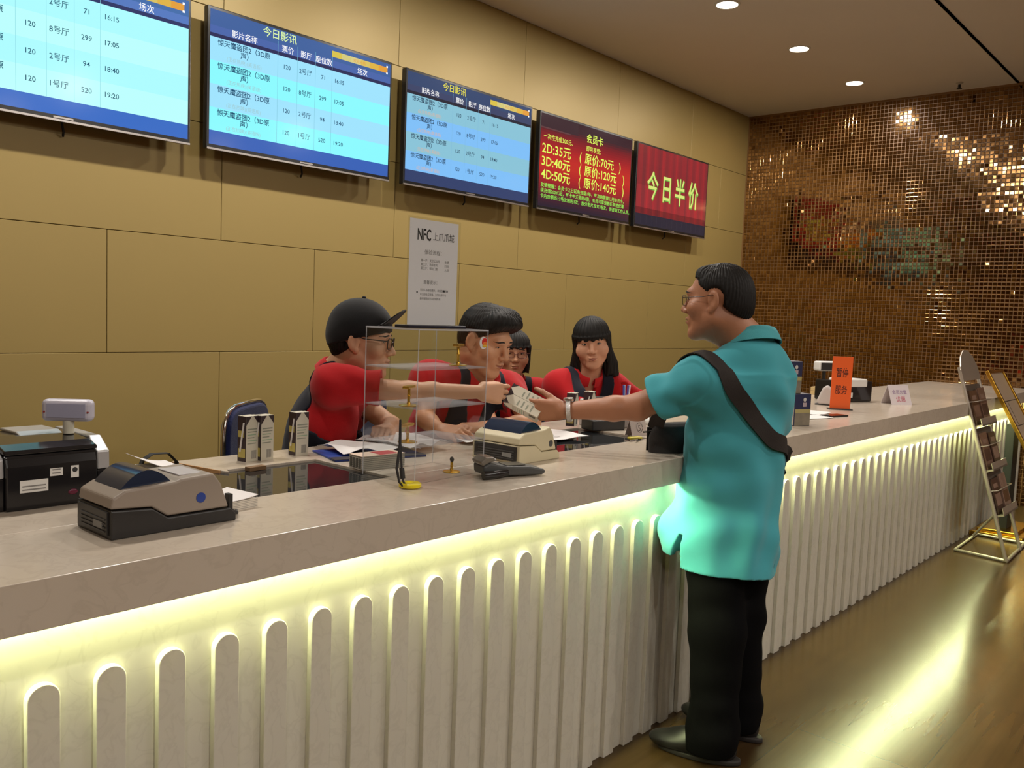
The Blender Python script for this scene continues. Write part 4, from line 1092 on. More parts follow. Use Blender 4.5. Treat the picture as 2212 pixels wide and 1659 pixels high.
# ================================================================== OBJECTS ON AND ROUND THE COUNTER
M_white_p = mat('white_plastic', (.74, .73, .70), .38); M_cream_p = mat('cream_plastic', srgb(206, 196, 164), .42, noise=(6, .04)); M_grey_p = mat('warm_grey_plastic', srgb(150, 138, 126), .45, noise=(6, .05)); M_dk_p = mat('charcoal_plastic', (.022, .021, .021), .4, noise=(30, .1)); M_blk_gl = mat('gloss_black_plastic', (.012, .011, .012), .14)
M_paper = mat('white_paper', (.80, .77, .76), .8, noise=(40, .02)); M_paper2 = mat('off_white_paper', (.70, .65, .56), .8, noise=(60, .05)); M_ink = mat('grey_print', (.22, .21, .20), .8); M_ink2 = mat('black_print', (.03, .03, .03), .8)
M_brass = mat('polished_brass', srgb(226, 178, 70), .26, metal=.75); M_chrome = mat('chrome', (.8, .8, .8), .1, metal=1.0)
M_silver = mat('silver_plastic', (.5, .5, .51), .3, metal=.4)

def rot(a): c, s_ = math.cos(a), math.sin(a); return np.array(((c, -s_, 0), (s_, c, 0), (0, 0, 1)))

# --- two receipt printers
def receipt_printer(label, loc, rz, Lx, W, shell, k):
    r = thing('receipt_printer', label, 'printer', loc, rz)
    b = MB(); b.prism([(0, 0), (Lx + .014, 0), (Lx + .014, .016), (Lx, .030), (.12, .030), (.085, .054), (0, .060)], 0, W, M_dk_p if k == 0 else shell, 'y'); b.build('base', r, bevel=.003)
    b = MB(); b.prism([(.0, .062), (.085, .056), (.12, .032), (Lx - .002, .032), (Lx - .022, .088), (Lx - .040, .112), (.150, .108), (.140, .104), (.03, .098), (.004, .084)], .004, W - .004, shell, 'y'); b.build('shell', r, bevel=.005, seg=3)
    b = MB(); arc = [(.020 + .125 * t, .086 + .040 * math.sin(math.pi * min(1, t * 1.06)) ** .8 + .012 * t) for t in np.linspace(0, 1, 13)]
    b.prism(arc + [(.145, .085)], .020, W - .020, mat('smoked_blue_cover', srgb(36, 48, 70), .12, spec=.6), 'y'); b.build('roll_cover', r, smooth=35)
    b = MB(); b.box((-.004, .012, .008), (.001, W - .012, .056), M_dk_p); 
    for z in (.014, .022, .030, .038): b.box((-.006, .02, z), (-.003, W - .03, z + .003), mat('slot_grey', (.06, .06, .06), .5))
    b.box((-.0062, .03, .020), (-.0035, .07, .034), mat('label_grey', (.25, .25, .24), .6)); b.build('front_plate', r)
    b = MB(); b.box((.160, .035, .1085), (Lx - .050, W - .035, .1115), mat('inset_panel_%d' % k, (.48, .46, .47) if k == 0 else (.66, .64, .60), .4)); b.build('top_panel', r, bevel=.001)
    b = MB(); b.lathe([(.011, 0), (.011, .0012), (.002, .0014)], (Lx - .070 if k == 0 else Lx - .035, .004, .062 if k == 0 else .055), mat('round_badge_%d' % k, srgb(48, 72, 150) if k == 0 else (.08, .08, .08), .35), 20, np.array(((1, 0, 0), (0, 0, -1), (0, 1, 0)))); b.build('badge', r)
    b = MB(); b.box((Lx + .002, .012, .012), (Lx + .012, .030, .058), M_dk_p); b.tube([(Lx + .012, .02, .02), (Lx + .03, .024, .010), (Lx + .05, .06, .006)], .004, M_dk_p, 6); b.build('cable_plug', r)
    return r
receipt_printer('grey receipt printer with a dark blue cover at the near left of the counter', (.770, 1.722, ZC), 0.0, .265, .162, M_grey_p, 0)
receipt_printer('cream receipt printer with a smoked cover beside the acrylic case', (2.118, 1.806, ZC), .03, .205, .205, M_cream_p, 1)

# --- black ticket machine at the left edge
r = thing('ticket_machine', 'big glossy black ticket machine cut off by the left edge of the photo', 'ticket printer', (.69, 2.09, ZC))
b = MB(); b.prism([(0, 0), (0, .10), (.006, .118), (.006, .125), (.30, .13), (.30, 0)], .012, .212, M_blk_gl, 'x'); b.build('body', r, bevel=.004)
b = MB(); b.prism([(.004, .127), (.012, .136), (.05, .145), (.16, .150), (.26, .147), (.29, .138), (.292, .130)], .010, .215, M_blk_gl, 'x'); b.build('lid', r, bevel=.004, seg=3)
for x0, x1 in ((-.008, .0115), (.2155, .245)):
    b = MB(); b.prism([(.01, .075), (.012, .118), (.06, .150), (.26, .150), (.30, .12), (.30, .075)], x0, x1, M_silver, 'x'); b.prism([(.01, 0), (.01, .074), (.30, .074), (.30, 0)], x0, x1, M_blk_gl, 'x'); b.build('side_pillar', r, bevel=.003)
b = MB(); b.prism([(.14, .148), (.17, .156), (.27, .154), (.28, .146)], .09, .19, M_silver, 'x'); b.build('paper_hatch', r, bevel=.003)
for (x0, x1, z0, z1) in ((.040, .100, .040, .068), (.104, .132, .072, .090), (.150, .168, .064, .092)):
    b = MB(); b.box((x0, -.0008, z0), (x1, .0004, z1), mat('sticker_white', (.68, .67, .64), .6))
    if x0 > .14: b.lathe([(.006, 0), (.006, .0004), (.0035, .0005)], ((x0 + x1) / 2, -.0008, (z0 + z1) / 2 + .004), M_ink2, 14, np.array(((1, 0, 0), (0, 0, -1), (0, 1, 0))))
    else:
        for q in range(2): b.box((x0 + .005, -.0012, z0 + .005 + .008 * q), (x1 - .005, -.0007, z0 + .008 + .008 * q), M_ink)
    b.build('sticker', r)
b = MB(); b.ell((.155, .0, .030), (.011, .003, .007), mat('maroon_button', srgb(96, 24, 52), .3)); b.build('button', r, smooth=60)
d = thing('customer_display', 'small white customer display on a pole above the black ticket machine', 'display', (.885, 2.215, ZC + .150), -.70)
b = MB(); b.tube([(0, 0, 0), (0, 0, .040)], .013, mat('translucent_white_plastic', (.66, .64, .52), .3), 14); b.build('pole', d, smooth=40)
b = MB(); b.box((-.058, -.018, .030), (.058, .018, .084), mat('pale_lilac_plastic', srgb(198, 196, 210), .35)); b.build('head', d, bevel=.012, seg=4)
b = MB(); b.box((-.044, -.0195, .040), (.044, -.017, .074), mat('display_window', srgb(164, 166, 190), .15)); b.box((-.052, -.0195, .052), (-.048, -.0175, .056), mat('red_dot', (.3, .03, .03), .4)); b.box((.048, -.0195, .052), (.052, -.0175, .056), mat('red_dot', (.3, .03, .03), .4)); b.build('window', d)

# --- papers in the gap
def curled(name, label, loc, rz, w, h, mt, curl=.03, n=10, cat='paper', lines=False, thick=.0012, wave=0.0):
    o = thing(name, label, cat, loc, rz) if label else None
    P = [[(x - w / 2, y - h / 2, .001 + curl * (abs(x - w / 2) / w) ** 2 * (1 if curl > 0 else -1) + wave * math.sin(x / w * 6 + y / h * 3) ** 2) for y in np.linspace(0, h, 6)] for x in np.linspace(0, w, n)]
    b = MB(); b.surf(P, mt, -thick)
    return o, b, np.array(P)
tray = thing('paper_tray', 'dark tray of loose papers in the gap between the counter sections', 'tray', (1.13, 2.27, .8805))
b = MB(); b.box((-.17, -.16, 0), (.19, .17, .012), M_dk_p); b.box((-.17, .15, .012), (.19, .17, .150), M_dk_p); b.box((-.17, -.16, .012), (-.155, .15, .09), M_dk_p); b.build('tray', tray, bevel=.003)
for i, (x, y, rz, cl, z) in enumerate(((1.03, 2.345, .15, .035, 1.072), (1.165, 2.345, -.1, .030, 1.078))):
    t = thing('paper_stack', ['curled stack of slips beside the black ticket machine', 'curled white booklet in the gap left of the wooden desk edge'][i], 'papers', (x, y, .893), rz)
    b = MB(); b.box((-.05, -.07, 0), (.05, .07, z - .893), M_paper2); b.build('pile', t, bevel=.001)
    b = MB(); P = [[(xx, yy, z - .893 + .004 + cl * (1.0 - ((xx + .05) / .11)) ** 2) for yy in np.linspace(-.072, .072, 5)] for xx in np.linspace(-.05, .06, 9)]; b.surf(P, M_paper, -.0012); b.build('top_sheet', t, smooth=60)
t = thing('strap', 'black strap curling up behind the paper slips in the gap', 'strap', (1.20, 2.415, .893))
b = MB(); P = [(-.06, 0, .0), (-.055, 0, .13), (-.03, .005, .195), (.0, .01, .210), (.05, .01, .208), (.075, .005, .18), (.08, 0, .0)]
b.surf([[(x, y - .012, z), (x, y + .012, z)] for x, y, z in P], mat('black_strap', (.012, .012, .012), .7), .002); b.build('band', t, smooth=60)
t = thing('booklet_stack', 'cream stack of slips tucked behind the grey receipt printer', 'papers', (1.105, 1.855, ZC), .12)
b = MB(); b.box((-.045, -.055, 0), (.045, .060, .022), M_paper2)
for q in range(5): b.box((-.0455, -.0555, .003 + .004 * q), (.0455, .0605, .0035 + .004 * q), M_ink)
b.build('pile', t); b = MB(); P = [[(x, y, .0235 + .006 * ((x + .045) / .09) ** 3) for y in np.linspace(-.056, .061, 5)] for x in np.linspace(-.046, .046, 7)]; b.surf(P, M_paper, -.0012); b.build('top_sheet', t, smooth=60)
t = thing('ledger', 'brown bundle of booklets under the rounded desk corner', 'papers', (1.43, 2.245, 1.0565), .1)
b = MB(); b.box((-.03, -.012, 0), (.03, .012, .012), mat('brown_kraft', srgb(120, 92, 62), .8, noise=(60, .2))); b.build('bundle', t, bevel=.001)

# --- drink cartons
M_cf = mat('carton_white', srgb(214, 208, 190), .4, noise=(20, .04)); M_cd = mat('carton_brown', srgb(58, 44, 48), .4, noise=(12, .2)); M_cy = mat('carton_yellow', srgb(190, 176, 96), .45); M_ct = mat('carton_print', srgb(150, 152, 136), .6); M_cg = mat('carton_green_print', srgb(158, 182, 152), .6)
CW, CD, CH = .049, .038, .140
def carton():
    b = MB(); x, y, z = CW / 2, CD / 2, CH
    b.add([(-x, -y, 0), (x, -y, 0), (x, y, 0), (-x, y, 0), (-x, -y, z), (x, -y, z), (x, y, z), (-x, y, z)], [(0, 3, 2, 1), (4, 5, 6, 7)], M_cf)
    b.add([(-x, -y, 0), (x, -y, 0), (x, -y, z), (-x, -y, z)], [(0, 1, 2, 3)], M_cf); b.add([(x, -y, 0), (x, y, 0), (x, y, z), (x, -y, z)], [(0, 1, 2, 3)], M_cf)
    b.add([(x, y, 0), (-x, y, 0), (-x, y, z), (x, y, z)], [(0, 1, 2, 3)], M_cd); b.add([(-x, y, 0), (-x, -y, 0), (-x, -y, z), (-x, y, z)], [(0, 1, 2, 3)], M_cd)
    e = .0004
    b.box((-x - e, -y * .8, .012), (-x, y * .8, .040), M_cy); b.box((-x - e, -y * .5, .075), (-x, y * .9, .095), M_cy)
    for f_, mt in ((-1, M_cd),):
        b.add([(-x, -y - e, z), (-x * .15, -y - e, z), (-x, -y - e, z - .028)][::-1], [(0, 1, 2)], mt); b.add([(x, -y - e, z), (x, -y - e, z - .026), (x * .15, -y - e, z)][::-1], [(0, 1, 2)], mt)
    b.add([(x + e, -y, z), (x + e, -y, z - .022), (x + e, y * .0, z)][::-1], [(2, 1, 0)], M_cd); b.add([(x + e, y, z), (x + e, y * .0, z), (x + e, y, z - .022)], [(0, 1, 2)], M_cd)
    b.box((-x * .8, -y - e, .098), (x * .8, -y, .102), M_ct)
    for q in range(5): b.box((-x * .8, -y - e, .090 - .009 * q), (x * (.8 - .25 * (q % 3)), -y, .093 - .009 * q), M_cg if q % 2 else M_ct)
    for q in range(8): b.box((-x * .1 + .0024 * q, -y - e, .008), (-x * .1 + .0024 * q + .0012, -y, .034), M_ink)
    for q in range(4): b.box((x, -y * .7, .030 + .018 * q), (x + e, y * (.7 - .3 * (q % 2)), .036 + .018 * q), M_ct)
    return b
def carton_parts(r):
    carton().build('sleeve', r)
    b = MB(); b.box((-CW / 2, -.0015, CH), (CW / 2, .0015, CH + .0022), M_cf); b.add([(-CW / 2, -CD / 2, CH + .0004), (CW / 2, -CD / 2, CH + .0004), (0, 0, CH + .003), (-CW / 2, CD / 2, CH + .0004), (CW / 2, CD / 2, CH + .0004)], [(0, 1, 2), (4, 3, 2), (1, 4, 2), (3, 0, 2)], M_cf); b.build('folded_top', r)
    b = MB(); b.tube([(-CW / 2 - .002, .006, .030), (-CW / 2 - .002, -.010, .120)], .0028, mat('straw_wrap', (.75, .72, .7), .3), 8); b.build('straw', r, smooth=60)
c0 = thing('drink_carton', 'drink carton showing its brown side with a straw, left one of the touching pair', 'drink carton', (1.478, 2.365, ZC), .16, 'drink cartons'); carton_parts(c0)
dup(c0, (1.527, 2.358, ZC), .12, 'drink carton standing at the right of the touching pair, white front to us')
dup(c0, (1.668, 2.372, ZC), .02, 'drink carton standing alone between the pair and the clerk in the cap')
dup(c0, (2.955, 2.235, ZC + .02), .35, 'drink carton by the woman clerk, nearest to the held cartons')
dup(c0, (3.090, 2.245, ZC + .02), .25, 'drink carton beside the pale receipt box in front of the woman clerk')
ax = unit((.055, -.118, -.055)); up_ = unit(np.cross(ax, np.cross((-.35, -.35, .9), ax)))
def laid(center, ax, face, label):
    z = -np.asarray(ax); x = unit(np.asarray(face) - z * (np.asarray(face) @ z)); y = np.cross(z, x)
    m = Matrix(((x[0], y[0], z[0], 0), (x[1], y[1], z[1], 0), (x[2], y[2], z[2], 0), (0, 0, 0, 1)))
    o = dup(c0, (0, 0, 0), None, label, 'drink cartons'); c = np.asarray(center) - z * CH / 2
    o.rotation_euler = m.to_euler(); o.location = c; return o
ctr = np.array((2.420, 2.046, 1.226)); face = np.array((-.62, -.55, .45)); sd = unit(np.cross(ax, face))
laid(ctr - sd * .0002, ax, face, 'upper of the two white cartons passing between the hands') if False else None
off = unit(np.cross(ax, unit(face - ax * (face @ ax))))
off = off if off[2] > 0 else -off
laid(ctr + off * .0195, ax, face, 'upper of the two white cartons passing between the hands')
laid(ctr - off * .0195, ax, face, 'lower of the two white cartons passing between the hands')

# --- acrylic display case
TH_ = .07; CA, CB, CHT = .305, .212, .430
case = thing('display_case', 'clear acrylic display case with three shelves on the counter', 'display case', (1.635, 1.775, ZC), TH_)
M_ac = acrylic('clear_acrylic', amt=.975, refl=.9); M_ed = frost('acrylic_edge', (.74, .74, .78), .42); M_sh = frost('acrylic_shelf', (.62, .60, .62), .30)
t_ = .003
def pane(name, a0, a1):
    b = MB(); b.box(a0, a1, M_ac); o = b.build(name, case); return o
for nm, a0, a1 in (('front_pane', (0, 0, 0), (CA, t_, CHT)), ('back_pane', (0, CB - t_, 0), (CA, CB, CHT)), ('side_pane', (0, t_, 0), (t_, CB - t_, CHT)), ('side_pane', (CA - t_, t_, 0), (CA, CB - t_, CHT))): pane(nm, a0, a1)
b = MB()
for x, y in ((0, 0), (CA - t_, 0), (0, CB - t_), (CA - t_, CB - t_)): b.box((x - .0003, y - .0003, 0), (x + t_ * .6, y + t_ * .6, CHT + .0003), M_ed)
for a0, a1 in (((0, 0), (CA, .003)), ((0, CB - .003), (CA, CB)), ((0, 0), (.003, CB)), ((CA - .003, 0), (CA, CB))): b.box((a0[0], a0[1], CHT), (a1[0], a1[1], CHT + .004), M_ed)
b.build('edges', case)
b = MB(); b.box((0, 0, CHT - .001), (CA, CB, CHT + .003), M_ac); b.build('top_pane', case)
for z in (.101, .208, .318):
    b = MB(); b.box((.0035, .0035, z), (CA - .0035, CB - .0035, z + .004), M_sh); b.build('shelf', case)
def in_case(x, y, z): v = rot(TH_) @ np.array((x, y, z)); return (1.635 + v[0], 1.775 + v[1], ZC + v[2])
def pedestal(label, loc, h=.050, rb=.028, top=True, group='brass display stands'):
    r = thing('brass_stand', label, 'display stand', loc, .5, group)
    b = MB(); b.lathe([(rb, 0), (rb, .002), (rb * .75, .004), (.006, .006), (.005, .010)], (0, 0, 0), M_brass, 26); b.build('foot', r, smooth=35)
    b = MB(); b.lathe([(.0042, .008), (.0042, h * .55), (.006, h * .60), (.0042, h * .65), (.0042, h)], (0, 0, 0), M_brass, 14); b.build('stem', r, smooth=35)
    if top: b = MB(); b.box((-.030, -.010, h), (.030, .010, h + .008), M_brass); b.build('bar', r, bevel=.002)
    else: b = MB(); b.ell((0, 0, h + .008), (.007, .007, .009), mat('dark_knob', (.05, .045, .04), .3), n=4, m=4); b.build('knob', r)
    return r
pedestal('brass stand on the top shelf of the acrylic case, near its right side', in_case(.255, .075, .3225), .058)
pedestal('brass stand on the middle shelf of the acrylic case, by its near corner', in_case(.040, .070, .2125), .050)
p3 = pedestal('brass stand on the lowest shelf of the acrylic case, by its near corner', in_case(.050, .080, .1055), .046)
pedestal('low brass stand with a dark knob on the floor of the acrylic case', in_case(.225, .060, 0.0005), .030, .026, top=False)
bd = thing('round_badge', 'round red, orange and white badge on the right side of the acrylic case', 'badge', in_case(.280, -.0012, .395), TH_)
Rb = np.array(((1, 0, 0), (0, 0, -1), (0, 1, 0)))
b = MB(); b.lathe([(.0185, 0), (.0185, .001), (.001, .0012)], (0, 0, 0), mat('badge_white', (.72, .70, .68), .35), 28, Rb)
b.ell((.004, -.0014, .003), (.013, .0006, .012), mat('badge_red', srgb(204, 42, 34), .35)); b.ell((.006, -.0018, -.003), (.011, .0006, .006), mat('badge_orange', srgb(226, 120, 40), .35)); b.ell((.005, -.0021, -.009), (.011, .0006, .004), mat('badge_yellow', srgb(226, 180, 60), .35)); b.build('disc', bd, smooth=50)

# --- sign standing on the case
sg = thing('counter_sign', 'white printed price sheet in a clear upright holder on top of the acrylic case', 'sign', (1.792, 1.893, ZC + CHT + .0035))
b = MB(); b.box((-.118, -.030, 0), (.118, .030, .009), mat('navy_black_plastic', srgb(26, 28, 44), .3)); b.build('foot', sg, bevel=.002)
SW, SH, S0 = .196, .305, .010
b = MB(); b.box((-.106, -.0042, .009), (.106, -.0022, S0 + SH + .006), acrylic('holder_acrylic', amt=.97, refl=.5)); b.build('holder', sg)
b = MB(); b.box((-SW / 2, -.0018, S0), (SW / 2, -.0008, S0 + SH), mat('sign_paper', (.90, .87, .88), .7))
def st(s_, x, z, sz, mt, al='CENTER', sx=1.0, bold=0.0): b.text(s_, (x, -.0021, S0 + z), (1, 0, 0), (0, 0, 1), sz, mt, al, sx, bold)
st('NFC', -.068, .246, .046, M_ink2, 'LEFT', .62, .02); st('上爪爪城', -.006, .250, .026, M_ink2, 'LEFT', .85, .004)
st('体验流程：', -.004, .206, .016, M_ink)
for q, (a, c) in enumerate((('第一步：关注公众号', '免费'), ('第二步：选择影片', '扫码'), ('第三步：领取门票', '入场'))): st(a, -.052, .184 - .0115 * q, .0095, M_ink, 'LEFT', .9); st(c, .044, .183 - .0115 * q, .0095, M_ink, 'LEFT')
st('温馨提示：', -.012, .120, .013, M_ink)
for q, a in enumerate(('凭票入场请勿遗失，详情咨询前台', '本活动每日限量，先到先得不可', '最终解释权归本影城所有')): st(a, -.052, .098 - .0125 * q, .0085, M_ink, 'LEFT', .9)
b.box((.040, -.0022, .098 + S0), (.048, -.0016, .104 + S0), M_ink2); b.box((.056, -.0022, .098 + S0), (.060, -.0016, .104 + S0), M_ink2); b.box((-.066, -.0022, .092 + S0), (-.061, -.0016, .097 + S0), M_ink2)
b.build('sheet', sg)

# --- yellow tape and lanyard in front of the case
tp = thing('tape_measure', 'yellow round tape on a black wrist strap lying before the acrylic case', 'tape measure', (1.598, 1.752, ZC), .3)
b = MB(); b.lathe([(.026, 0), (.031, .004), (.031, .011), (.026, .015), (.012, .0155), (.010, .013), (.001, .013)], (0, 0, 0), mat('yellow_plastic', srgb(226, 206, 22), .3), 26); b.build('case', tp, smooth=40)
b = MB(); Mk = mat('black_cord', (.02, .018, .018), .7)
b.tube([(-.028, .006, .008), (-.038, .012, .020), (-.036, .022, .055), (-.022, .026, .090), (-.010, .030, .118), (-.004, .034, .150), (-.002, .036, .185)], [.003, .003, .004, .004, .004, .004, .003], Mk, 6)
b.tube([(-.024, .0, .010), (-.022, .010, .022), (-.016, .014, .028)], .003, Mk, 6); b.tube([(-.016, .014, .026), (-.014, .020, .055)], .007, Mk, 8); b.tube([(-.014, .020, .055), (-.010, .026, .090), (-.007, .030, .118)], .0035, Mk, 6); b.build('wrist_strap', tp, smooth=60)

# --- payment terminal
pt = thing('card_terminal', 'grey handheld card terminal lying in front of the cream printer', 'card terminal', (1.955, 1.712, ZC), -.38)
b = MB(); b.prism([(-.095, .010), (-.060, .006), (.10, .004), (.112, .010), (.108, .020), (.06, .030), (-.02, .034), (-.075, .046), (-.098, .036)], -.038, .038, mat('slate_plastic', srgb(74, 76, 76), .38), 'y'); b.build('housing', pt, bevel=.007, seg=3)
b = MB(); b.prism([(-.098, .036), (-.075, .047), (-.050, .052), (-.062, .062), (-.088, .062), (-.106, .048)], -.034, .034, mat('clear_grey_cover', srgb(120, 114, 104), .15), 'y'); b.build('roll_cover', pt, bevel=.004)
b = MB(); b.tube([(-.02, -.036, .016), (-.07, -.050, .014), (-.105, -.052, .014)], [.010, .012, .013], M_blk_gl, 12); b.build('cable', pt, smooth=50)
b = MB(); b.box((-.018, -.028, .0), (.045, .028, .0025), mat('terminal_screen', (.05, .055, .06), .15), None, (0, 0, .033)); b.build('screen', pt)

# --- folder, papers, booklets by the first clerk
fd = thing('folder', 'blue folder lying under loose papers in front of the clerk in the cap', 'folder', (1.86, 2.245, ZC), -.28)
b = MB(); b.box((-.16, -.105, .0), (.16, .105, .006), mat('blue_card', srgb(34, 62, 150), .45)); b.build('cover', fd, bevel=.002)
b = MB(); b.box((-.163, -.108, 0.0062), (.157, -.06, .0078), mat('dark_spine', (.02, .02, .03), .5)); b.build('spine', fd)
for i, (x, y, z, rz, w_, h_, wv) in enumerate(((1.90, 2.295, .0085, -.2, .29, .20, .018), (2.03, 2.275, .022, .15, .21, .25, .014))):
    o, b, _ = curled('paper_sheet', ['white papers rippling over the blue folder', 'white sheet under the fist of the clerk in the cap'][i], (x, y, ZC + z), rz, w_, h_, M_paper, .012, 14, 'paper', wave=wv); b.build('sheet', o, smooth=60)
bk = thing('booklet_stack', 'thick stack of slips with a red top beside the blue folder', 'papers', (1.735, 2.055, ZC), -.10)
b = MB(); b.box((-.078, -.035, 0), (.078, .035, .040), M_paper2)
for q in range(7): b.box((-.0785, -.0355, .004 + .0055 * q), (.0785, .0355, .0048 + .0055 * q), M_ink)
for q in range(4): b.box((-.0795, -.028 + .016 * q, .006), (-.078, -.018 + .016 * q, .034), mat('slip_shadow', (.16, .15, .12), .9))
b.build('pile', bk); b = MB(); b.box((-.079, -.036, .0402), (.080, .036, .0412), mat('cream_cover', srgb(214, 190, 170), .7)); b.box((-.01, -.030, .0412), (.060, .028, .0416), mat('red_print', srgb(176, 52, 58), .7)); b.build('top_cover', bk)

# --- middle of the desk: sheets, tickets, keys, cards
for i, (x, y, rz, w_, h_, cv, lab) in enumerate(((2.69, 2.175, -.1, .32, .21, .016, 'broad white sheet under the watch of the man in turquoise'), (2.50, 2.215, .2, .24, .16, .010, 'white form lying behind the cream printer'), (2.35, 2.225, -.25, .15, .12, .008, 'small dark-edged form by the folded arm of the bending clerk'))):
    o, b, P = curled('paper_sheet', lab, (x, y, ZC + .001 + .004 * i), rz, w_, h_, M_paper, cv, 12, 'paper', wave=.004)
    for q in range(4): b.box((-w_ * .35, -h_ * .3 + q * h_ * .15, .0075), (w_ * .1, -h_ * .3 + q * h_ * .15 + .003, .0080), M_ink)
    b.build('sheet', o, smooth=60)
ky = thing('key_ring', 'bunch of keys with a yellow tag by the handwritten card', 'keys', (2.955, 1.895, ZC), -.5)
b = MB(); b.tube([(.045 + .028 * math.cos(a), .004 + .022 * math.sin(a), .018 + .012 * math.sin(a)) for a in np.linspace(-2.2, 2.0, 16)], .004, mat('dark_strap_brown', (.05, .035, .02), .6), 6); b.build('loop', ky, smooth=60)
b = MB(); b.box((-.05, -.010, .006), (.012, .014, .014), mat('yellow_tag', srgb(200, 186, 60), .4), rot(.25)); b.build('tag', ky, bevel=.002)
for q in range(3):
    b = MB(); Rk = rot(.2 + .35 * q); b.box((-.075, -.003, .002 + .003 * q), (-.01, .003, .004 + .003 * q), M_chrome, Rk); b.lathe([(.010, .002 + .003 * q), (.010, .004 + .003 * q)], (0, 0, 0), mat('dark_key_head', (.03, .025, .02), .4), 12); b.build('key', ky)
cdm = thing('number_card', 'small pink folded card with a handwritten mark under the reaching arm', 'card', (3.075, 1.985, ZC), -.20)
M_pk = mat('pale_pink_card', srgb(206, 190, 184), .75)
b = MB(); b.prism([(-.022, 0), (-.0205, 0), (.0, .064), (.0205, 0), (.022, 0), (.001, .068), (-.001, .068)], -.045, .045, M_pk, 'x'); b.build('card', cdm)
b = MB(); ang = math.atan2(.064, .0215); b.text('5', (.004, -.0165, .020), (1, 0, 0), (0, math.cos(ang), math.sin(ang)), .034, M_ink2, 'CENTER', .9); b.tube([(.004 + .016 * math.cos(a), -.0125 + .010 * math.sin(a) * .45 - .0018, .034 + .020 * math.sin(a)) for a in np.linspace(0, 6.0, 20)], .0008, M_ink2, 5); b.build('marking', cdm)
ms = thing('computer_mouse', 'white mouse at the elbow of the man in turquoise', 'mouse', (3.44, 2.175, ZC), .7)
b = MB(); b.ell((0, 0, .012), (.033, .055, .020), M_white_p); b.build('shell', ms, smooth=60)
cs = thing('cash_box', 'black box under the forearm of the man in turquoise', 'box', (3.10, 2.17, ZC), -.35)
b = MB(); b.box((-.085, -.04, 0), (.085, .05, .045), M_dk_p); b.build('box', cs, bevel=.004)
cup = thing('paper_cup', 'white cup with a pink band behind the handwritten card', 'cup', (3.28, 2.02, ZC))
b = MB(); b.lathe([(.024, 0), (.030, .060), (.031, .062), (.028, .060), (.022, .004), (.001, .004)], (0, 0, 0), M_white_p, 24); b.build('cup', cup, smooth=40)
b = MB(); b.lathe([(.0255, .012), (.0288, .045)], (0, 0, 0), mat('pink_band', srgb(196, 116, 110), .6), 24); b.build('band', cup, smooth=40)
p4 = thing('receipt_printer', 'pale receipt box with a black-rimmed lid in front of the woman with long hair', 'printer', (3.22, 2.215, ZC), -.50)
b = MB(); b.box((-.13, -.06, 0), (.13, .07, .105), mat('pale_grey_plastic', srgb(158, 150, 146), .4)); b.build('body', p4, bevel=.006)
b = MB(); b.box((-.128, -.058, .106), (.128, .068, .118), M_white_p); b.build('lid', p4, bevel=.004)
b = MB(); b.box((-.10, -.040, .118), (.13, .060, .130), M_dk_p); b.build('tray', p4, bevel=.003)
b = MB()
for q in range(3): b.box((-.040 + .022 * q, -.0612, .076), (-.026 + .022 * q, -.0600, .092), M_ink2)
b.build('marking', p4)
pn = thing('pen_pot', 'bundle of blue and white pens by the sleeve of the woman with long hair', 'pens', (3.505, 2.335, ZC))
b = MB(); b.lathe([(.022, 0), (.024, .07), (.022, .07), (.020, .004), (.001, .004)], (0, 0, 0), M_dk_p, 18); b.build('pot', pn, smooth=40)
for q, (dx, dy, c) in enumerate(((-.012, .0, (.06, .10, .42)), (.004, .008, (.45, .55, .75)), (.012, -.006, (.75, .75, .8)), (-.002, -.010, (.12, .08, .35)))):
    b = MB(); b.tube([(dx * .5, dy * .5, .01), (dx * 1.6, dy * 1.6, .165)], .0048, mat('pen_%d' % q, c, .35), 8); b.build('pen', pn, smooth=50)

# --- right part of the counter
def snack_box(r, k):
    W_, D_, H_ = .105, .105, .155
    Mn = mat('navy_box', srgb(40, 44, 78), .5, noise=(10, .1)); Mw_ = mat('box_white', (.60, .57, .52), .6); Mp_ = mat('box_photo', srgb(124, 116, 100), .6, noise=(25, .4)); My_ = mat('box_sand', srgb(170, 158, 104), .6)
    b = MB(); b.box((-W_ / 2, -D_ / 2, 0), (W_ / 2, D_ / 2, H_), Mn); b.build('box', r, bevel=.002)
    b = MB(); e = .0008
    b.box((-W_ / 2 - e, -D_ / 2 + .004, .004), (-W_ / 2, D_ / 2 - .004, H_ - .004), Mw_)
    for q in range(5): b.box((-W_ / 2 - 2 * e, -.010, .030 + .022 * q), (-W_ / 2 - e, .004 + .006 * (q % 2), .042 + .022 * q), M_ink)
    b.box((-W_ / 2 + .002, -D_ / 2 - e, .002), (W_ / 2 - .002, -D_ / 2, .064), Mp_); b.box((-W_ / 2 + .002, -D_ / 2 - e, .064), (W_ / 2 - .002, -D_ / 2, .082), My_)
    b.ell((.010, -D_ / 2 - e, .128), (.010, .0008, .010), Mw_); b.box((-.002, -D_ / 2 - 2 * e, .094), (.022, -D_ / 2 - e, .114), mat('box_mark', srgb(176, 160, 166), .6)); b.build('print', r)
    b = MB(); b.box((-W_ / 2, -D_ / 2, H_), (W_ / 2, D_ / 2, H_ + .001), mat('box_lid', srgb(96, 90, 96), .5)); b.build('lid', r)
sb = thing('snack_box', 'navy printed box at the bottom of the stack behind the turquoise polo', 'box', (4.10, 1.745, ZC), -.36, 'stacked navy boxes'); snack_box(sb, 0)
dup(sb, (4.045, 1.775, ZC + .1565), -.30, 'navy printed box on top of the stack behind the turquoise polo')
pl = thing('price_plate', 'small tan plate standing behind the stacked navy boxes', 'sign', (3.99, 1.90, ZC + .0), .2)
